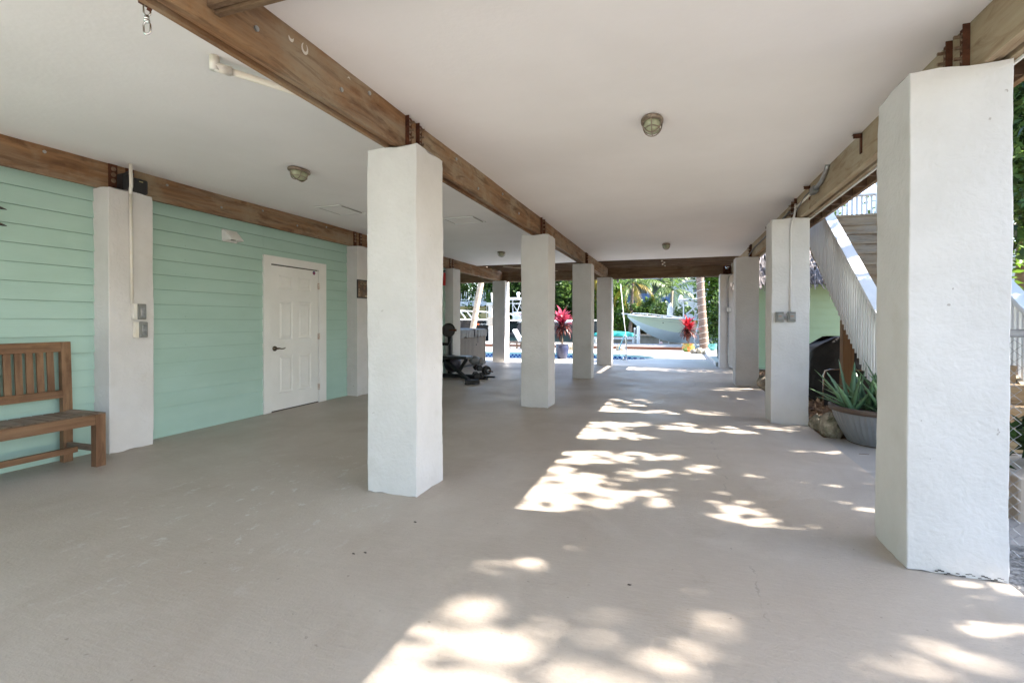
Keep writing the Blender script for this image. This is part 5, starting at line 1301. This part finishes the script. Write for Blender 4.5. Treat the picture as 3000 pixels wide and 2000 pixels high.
# ------------------------------------------------------------ chain link fence
t=empty('chain_link_fence',(2.9,3.25,0),'galvanised chain link fence running right from the near right pillar','fence')
MB().cyl((1.49,3.25,1.165),(4.6,3.25,1.165),.021,n=12).build('top_rail',GALV,t,smooth=True)
MB().cyl((1.56,3.25,-.03),(1.56,3.25,1.16),.028,n=12).cyl((4.4,3.25,-.03),(4.4,3.25,1.16),.028,n=12).build('post',GALV,t,smooth=True)
mb=MB(); p=.058; x=1.50; i=0
nx=int(2.9/p)
for i in range(nx):
    pts=[]; z=.0; k=0
    while z<1.16:
        off=(p*.5 if k%2 else 0); ph=1 if i%2==0 else -1
        pts.append((1.53+i*p+(off if i%2==0 else -off)+ (0 if i%2==0 else p*0),3.235+ (.004 if k%2 else -.004),z)); z+=p*.5; k+=1
    mb.tube(pts,.0019,4,caps=False)
mb.build('wire_mesh',GALV,t)
# stone planter beyond the fence
t=empty('stone_planter',(2.8,4.3,0),'beige stone trough planter behind the chain link fence','planter')
MB().box(2.0,3.9,3.82,4.5,-.03,.27).build('trough',mat('beige_stone',(.50,.42,.33),.8,col2=(.42,.35,.28),ns=4,bump=.4,bs=20),t,bevel=.015)
P=clump_points((2.9,4.15,.48),.95,.34,.22,900,26,77,.5); leaves_obj('bushy_plant',P,.10,LF_DARK,None,5,label='dark green leafy plant in the stone trough',cat='plant')
# neighbour's house on the right
t=empty('neighbour_house',(14,22,0),'white neighbouring house with glazed balcony at the right edge','house')
MB().box(9.2,20,17.5,26,0,3.0).build('ground_floor',HW,t)
MB().box(8.9,20.5,17.0,26.5,3.0,3.25).build('balcony_slab',HW,t); MB().box(8.9,20.5,17.0,17.04,4.1,4.18).build('balcony_rail',WHITE,t)
mb=MB(); x=8.9
while x<20: mb.box(x,x+.04,17.0,17.04,3.25,4.1); x+=.14
mb.build('balcony_pickets',WHITE,t)
# ------------------------------------------------------------ trees on the sunny side, that dapple the floor
ELL=np.array([[-0.97,3.03,0.03,0.01,-0.02,0.05],[-0.88,3.21,0.11,0.04,-0.04,0.15],[-0.9,3.51,0.14,0.05,-0.04,0.16],[-0.67,3.59,0.21,0.07,-0.02,0.1],[-0.74,3.35,0.12,0.04,-0.01,0.04],[-0.5,3.47,0.13,0.04,-0.01,0.05],[-0.83,3.77,0.16,0.05,-0.01,0.05],[-0.58,3.73,0.16,0.06,-0.01,0.03],[-0.78,3.01,0.04,0.02,-0.01,0.04],[-0.7,3.19,0.08,0.03,-0.01,0.06],[-0.95,4.1,0.06,0.02,-0.02,0.07],[-0.92,3.94,0.08,0.03,-0.02,0.06],[-0.51,4.41,0.22,0.07,-0.02,0.16],[-0.21,4.54,0.19,0.07,-0.0,0.08],[-0.06,4.56,0.05,0.02,0.0,0.04],[-0.65,4.52,0.21,0.07,-0.01,0.05],[-0.79,4.31,0.08,0.03,-0.02,0.13],[-0.34,3.98,0.07,0.02,-0.01,0.08],[-0.15,4.07,0.08,0.03,-0.0,0.08],[0.11,4.2,0.07,0.02,0.0,0.05],[0.2,4.37,0.06,0.02,0.0,0.05],[-0.15,3.57,0.09,0.03,-0.0,0.07],[-0.11,3.41,0.06,0.02,-0.0,0.06],[-0.43,3.32,0.08,0.03,-0.01,0.08],[-0.47,3.08,0.05,0.02,-0.01,0.06],[-0.34,3.41,0.04,0.02,-0.01,0.05],[-0.93,7.07,0.09,0.03,-0.04,0.28],[-0.93,6.74,0.1,0.04,-0.04,0.3],[-0.7,6.69,0.2,0.07,-0.02,0.19],[-0.57,6.62,0.2,0.07,-0.01,0.09],[0.05,6.99,0.27,0.09,0.0,0.08],[0.15,6.87,0.28,0.1,0.0,0.07],[0.35,6.77,0.22,0.08,0.0,0.07],[-0.72,7.75,0.21,0.07,-0.01,0.08],[-0.54,7.57,0.16,0.05,-0.01,0.07],[-0.47,7.33,0.12,0.04,-0.01,0.08],[-0.69,5.85,0.34,0.12,-0.02,0.13],[-0.83,5.52,0.22,0.08,-0.01,0.07],[-0.72,5.39,0.22,0.07,-0.01,0.08],[-0.69,5.17,0.32,0.11,-0.01,0.07],[0.03,5.99,0.18,0.06,0.0,0.17],[0.27,5.79,0.14,0.05,0.0,0.07],[0.9,6.2,0.4,0.14,0.01,0.08],[0.81,6.01,0.24,0.08,0.01,0.06],[1.03,5.99,0.23,0.08,0.01,0.05],[0.68,8.57,0.17,0.06,0.01,0.15],[0.99,8.43,0.17,0.06,0.03,0.25],[1.29,8.43,0.21,0.07,0.02,0.14],[1.03,9.58,0.33,0.12,0.01,0.14],[1.14,5.2,0.05,0.02,0.01,0.03],[1.41,5.26,0.05,0.02,0.01,0.03],[1.17,3.69,0.07,0.02,0.01,0.04],[0.74,3.27,0.05,0.02,0.01,0.04],[0.35,3.48,0.05,0.02,0.01,0.05],[0.46,3.4,0.06,0.02,0.01,0.06],[0.47,3.28,0.06,0.02,0.01,0.05],[0.33,3.31,0.03,0.01,0.01,0.07],[0.23,3.3,0.03,0.01,0.0,0.03],[0.24,3.56,0.03,0.01,0.0,0.04],[0.45,3.62,0.04,0.01,0.0,0.03],[0.32,3.72,0.03,0.01,0.0,0.03],[0.58,4.24,0.04,0.01,0.0,0.02],[1.11,4.2,0.06,0.02,0.01,0.03],[-0.6,1.88,0.033,0.008,-0.008,0.033],[-0.44,1.93,0.033,0.008,-0.008,0.041],[-0.29,1.97,0.06,0.02,-0.01,0.05],[-0.23,1.87,0.074,0.025,-0.008,0.057],[-0.14,1.79,0.098,0.033,-0.008,0.057],[-0.53,1.74,0.066,0.025,-0.025,0.066],[-0.46,1.65,0.074,0.025,-0.016,0.049],[-0.12,1.84,0.066,0.025,-0.0,0.049],[-0.07,1.75,0.082,0.025,-0.0,0.041],[0.12,2.06,0.06,0.02,0.0,0.06],[0.23,2.1,0.05,0.02,0.01,0.07],[0.14,1.94,0.057,0.016,0.0,0.041],[0.02,1.9,0.041,0.016,0.0,0.041],[-0.5,1.58,0.057,0.016,-0.008,0.033],[-0.31,1.66,0.057,0.016,-0.008,0.033],[-0.96,1.58,0.082,0.025,-0.049,0.09],[-0.82,1.73,0.09,0.033,-0.049,0.098],[-0.8,1.52,0.123,0.041,-0.041,0.082],[-0.79,1.89,0.066,0.025,-0.025,0.057],[-0.65,1.62,0.09,0.033,-0.041,0.098],[-0.93,2.26,0.11,0.04,-0.02,0.04],[-0.73,2.33,0.06,0.02,-0.01,0.03],[0.77,2.09,0.1,0.04,0.02,0.05],[0.87,2.21,0.07,0.03,0.01,0.03],[1.22,2.43,0.06,0.02,0.02,0.04],[1.38,2.82,0.12,0.04,0.03,0.06],[1.02,2.16,0.09,0.03,0.02,0.04],[-0.78,1.31,0.246,0.082,-0.049,0.082],[-0.27,1.46,0.213,0.074,-0.016,0.09],[0.13,1.65,0.082,0.025,0.008,0.049],[-0.7,1.45,0.3,0,0,0.35],[-0.25,1.25,0.4,0,0,0.3],[0.25,1.35,0.28,0,0.05,0.25],[-0.85,0.7,0.5,0,0,0.5],[0.1,0.75,0.5,0,0,0.35]])
def floor_light(P,marg=.0):
    """True where a leaf at P would not stand between the sun and one of the sun patches wanted on the floor"""
    k=P[:,2]/SUNV.z; X=P[:,0]-SUNV.x*k; Yy=P[:,1]-SUNV.y*k
    ok=np.ones(len(P),bool)
    for cx,cy,ax,ay,bx,by in ELL:
        det=ax*by-ay*bx
        u=((X-cx)*by-(Yy-cy)*bx)/det; v=((Yy-cy)*ax-(X-cx)*ay)/det
        m=marg/ max(.05,min(math.hypot(ax,ay),math.hypot(bx,by)))
        ok&=~((u*u+v*v)<(1+m)**2)
    pr=np.where(Yy<2.35,.12,.055)
    return ok|(np.random.default_rng(len(P)).uniform(size=len(P))<pr)
KEEP=lambda P: floor_light(P,.05)  # crowns pruned so that sun reaches the chosen floor patches
GG='garden trees on the sunny right side'
gx=[(6.6,1.6,9.2,1.7,3.7,'garden tree beside the gravel'),(6.1,4.2,9.0,1.7,3.7,'garden tree beside the stone trough'),(6.6,6.8,9.2,1.7,3.7,'garden tree beside the foot of the stairs'),(6.3,9.6,8.8,1.8,3.5,'garden tree beside the upper stairs'),(5.9,13.2,6.2,1.5,2.4,'yellow green garden tree seen at the upper right edge')]
g=np.random.default_rng(17); NS=62000
fx=g.uniform(-1.3,2.6,NS); fy=g.uniform(-1.2,12.5,NS)
jx=np.where(fy<2.3,g.uniform(9.5,12.5,NS),g.uniform(5.0,7.7,NS)); zz=(jx-fx)*SUNV.z/SUNV.x; SP=np.stack([jx,fy+zz*SUNV.y/SUNV.z,zz],1)  # leaves placed along the sun rays to shade the floor outside the patches
SP=SP[floor_light(SP,.06)]
SF=SP[SP[:,0]>8.5]; SP=SP[SP[:,0]<8.5]
near=np.argmin(np.abs(SP[:,1][:,None]-np.array([q[1] for q in gx[:4]])[None,:]),axis=1)
for i,(x,y,h,rx,rz,lab) in enumerate(gx):
    t=tree('garden_tree',x,y,h,rx,rz,2600 if i<4 else 3000,.15 if i<4 else .2,LF_MANG if i<4 else LF_BRI,lab,'tree',GG,seed=90+i,trunk_r=.1,ry=1.75,k=60,keep=KEEP,flat=.3)
    if i<4: leaves_obj('shade_leaves',SP[near==i],.17,LF_MANG,t,70+i,flat=.3)  # added leaf layer, shaped only by the shade it casts
tf=tree('garden_tree',10.8,1.6,12.5,2.0,3.0,2500,.2,LF_MANG,'tall garden tree farther off the right side, nearest the camera','tree',GG,seed=131,trunk_r=.15,keep=KEEP,k=60,flat=.3)
leaves_obj('shade_leaves',SF,.2,LF_MANG,tf,133,flat=.3)  # added leaf layer set far off for softer shade near the camera
palm(7.4,14.2,0,[(7.4,14.2,-.05),(7.5,14.2,2.5),(7.45,14.1,4.3)],.15,.12,BARKD,LF_PALM,'palm with drooping fronds at the right edge of the photo',nf=15,L=2.6,seed=31,yellow=2,ll=.6,el=(-.6,1.1),drop=1.8)
palm(4.9,9.4,0,[(4.9,9.4,-.05),(4.92,9.4,.6),(4.95,9.4,1.1)],.12,.10,BARKD,LF_PALM,'low palm behind the right hand stair rail',nf=14,L=1.7,seed=33,ll=.45,el=(.0,1.2),drop=1.3)
# clouds and sky beyond are the world itself

# added unseen house and trees behind the camera, to block low sky light
t=empty('sky_blocker_house',(2,-18,0),'added unseen pale two storey house behind the camera, blocking sky light','house')
MB().box(-12,14,-24,-17,-.06,6.2).build('wall',mat('cream_house_wall',(.45,.42,.37),.8,col2=(.40,.37,.33),ns=1),t)
MB().prism([(-25,6.2),(-20.5,8.6),(-16.4,6.2)],'x',-12.6,14.6).build('roof',mat('grey_roof',(.35,.36,.38)),t)
for x in (-9,-3,5,10): w_=MB().box(x,x+1.6,-17,-16.95,1.2,2.6).build('window_frame',WHITE,t); MB().box(x+.1,x+1.5,-16.95,-16.94,1.3,2.5).build('window_pane',GLS,w_)
for i,(x,y) in enumerate(((-8,-12.5),(7.5,-12))): tree('sky_blocker_tree',x,y,7.5,2.6,3.0,5000,.4,LF_MANG,('added unseen tree behind the camera to the left, blocking sky light','added unseen tree behind the camera to the right, blocking sky light')[i],'tree','added trees behind the camera',seed=150+i,trunk_r=.15)  # added out of view to hold back low sky light
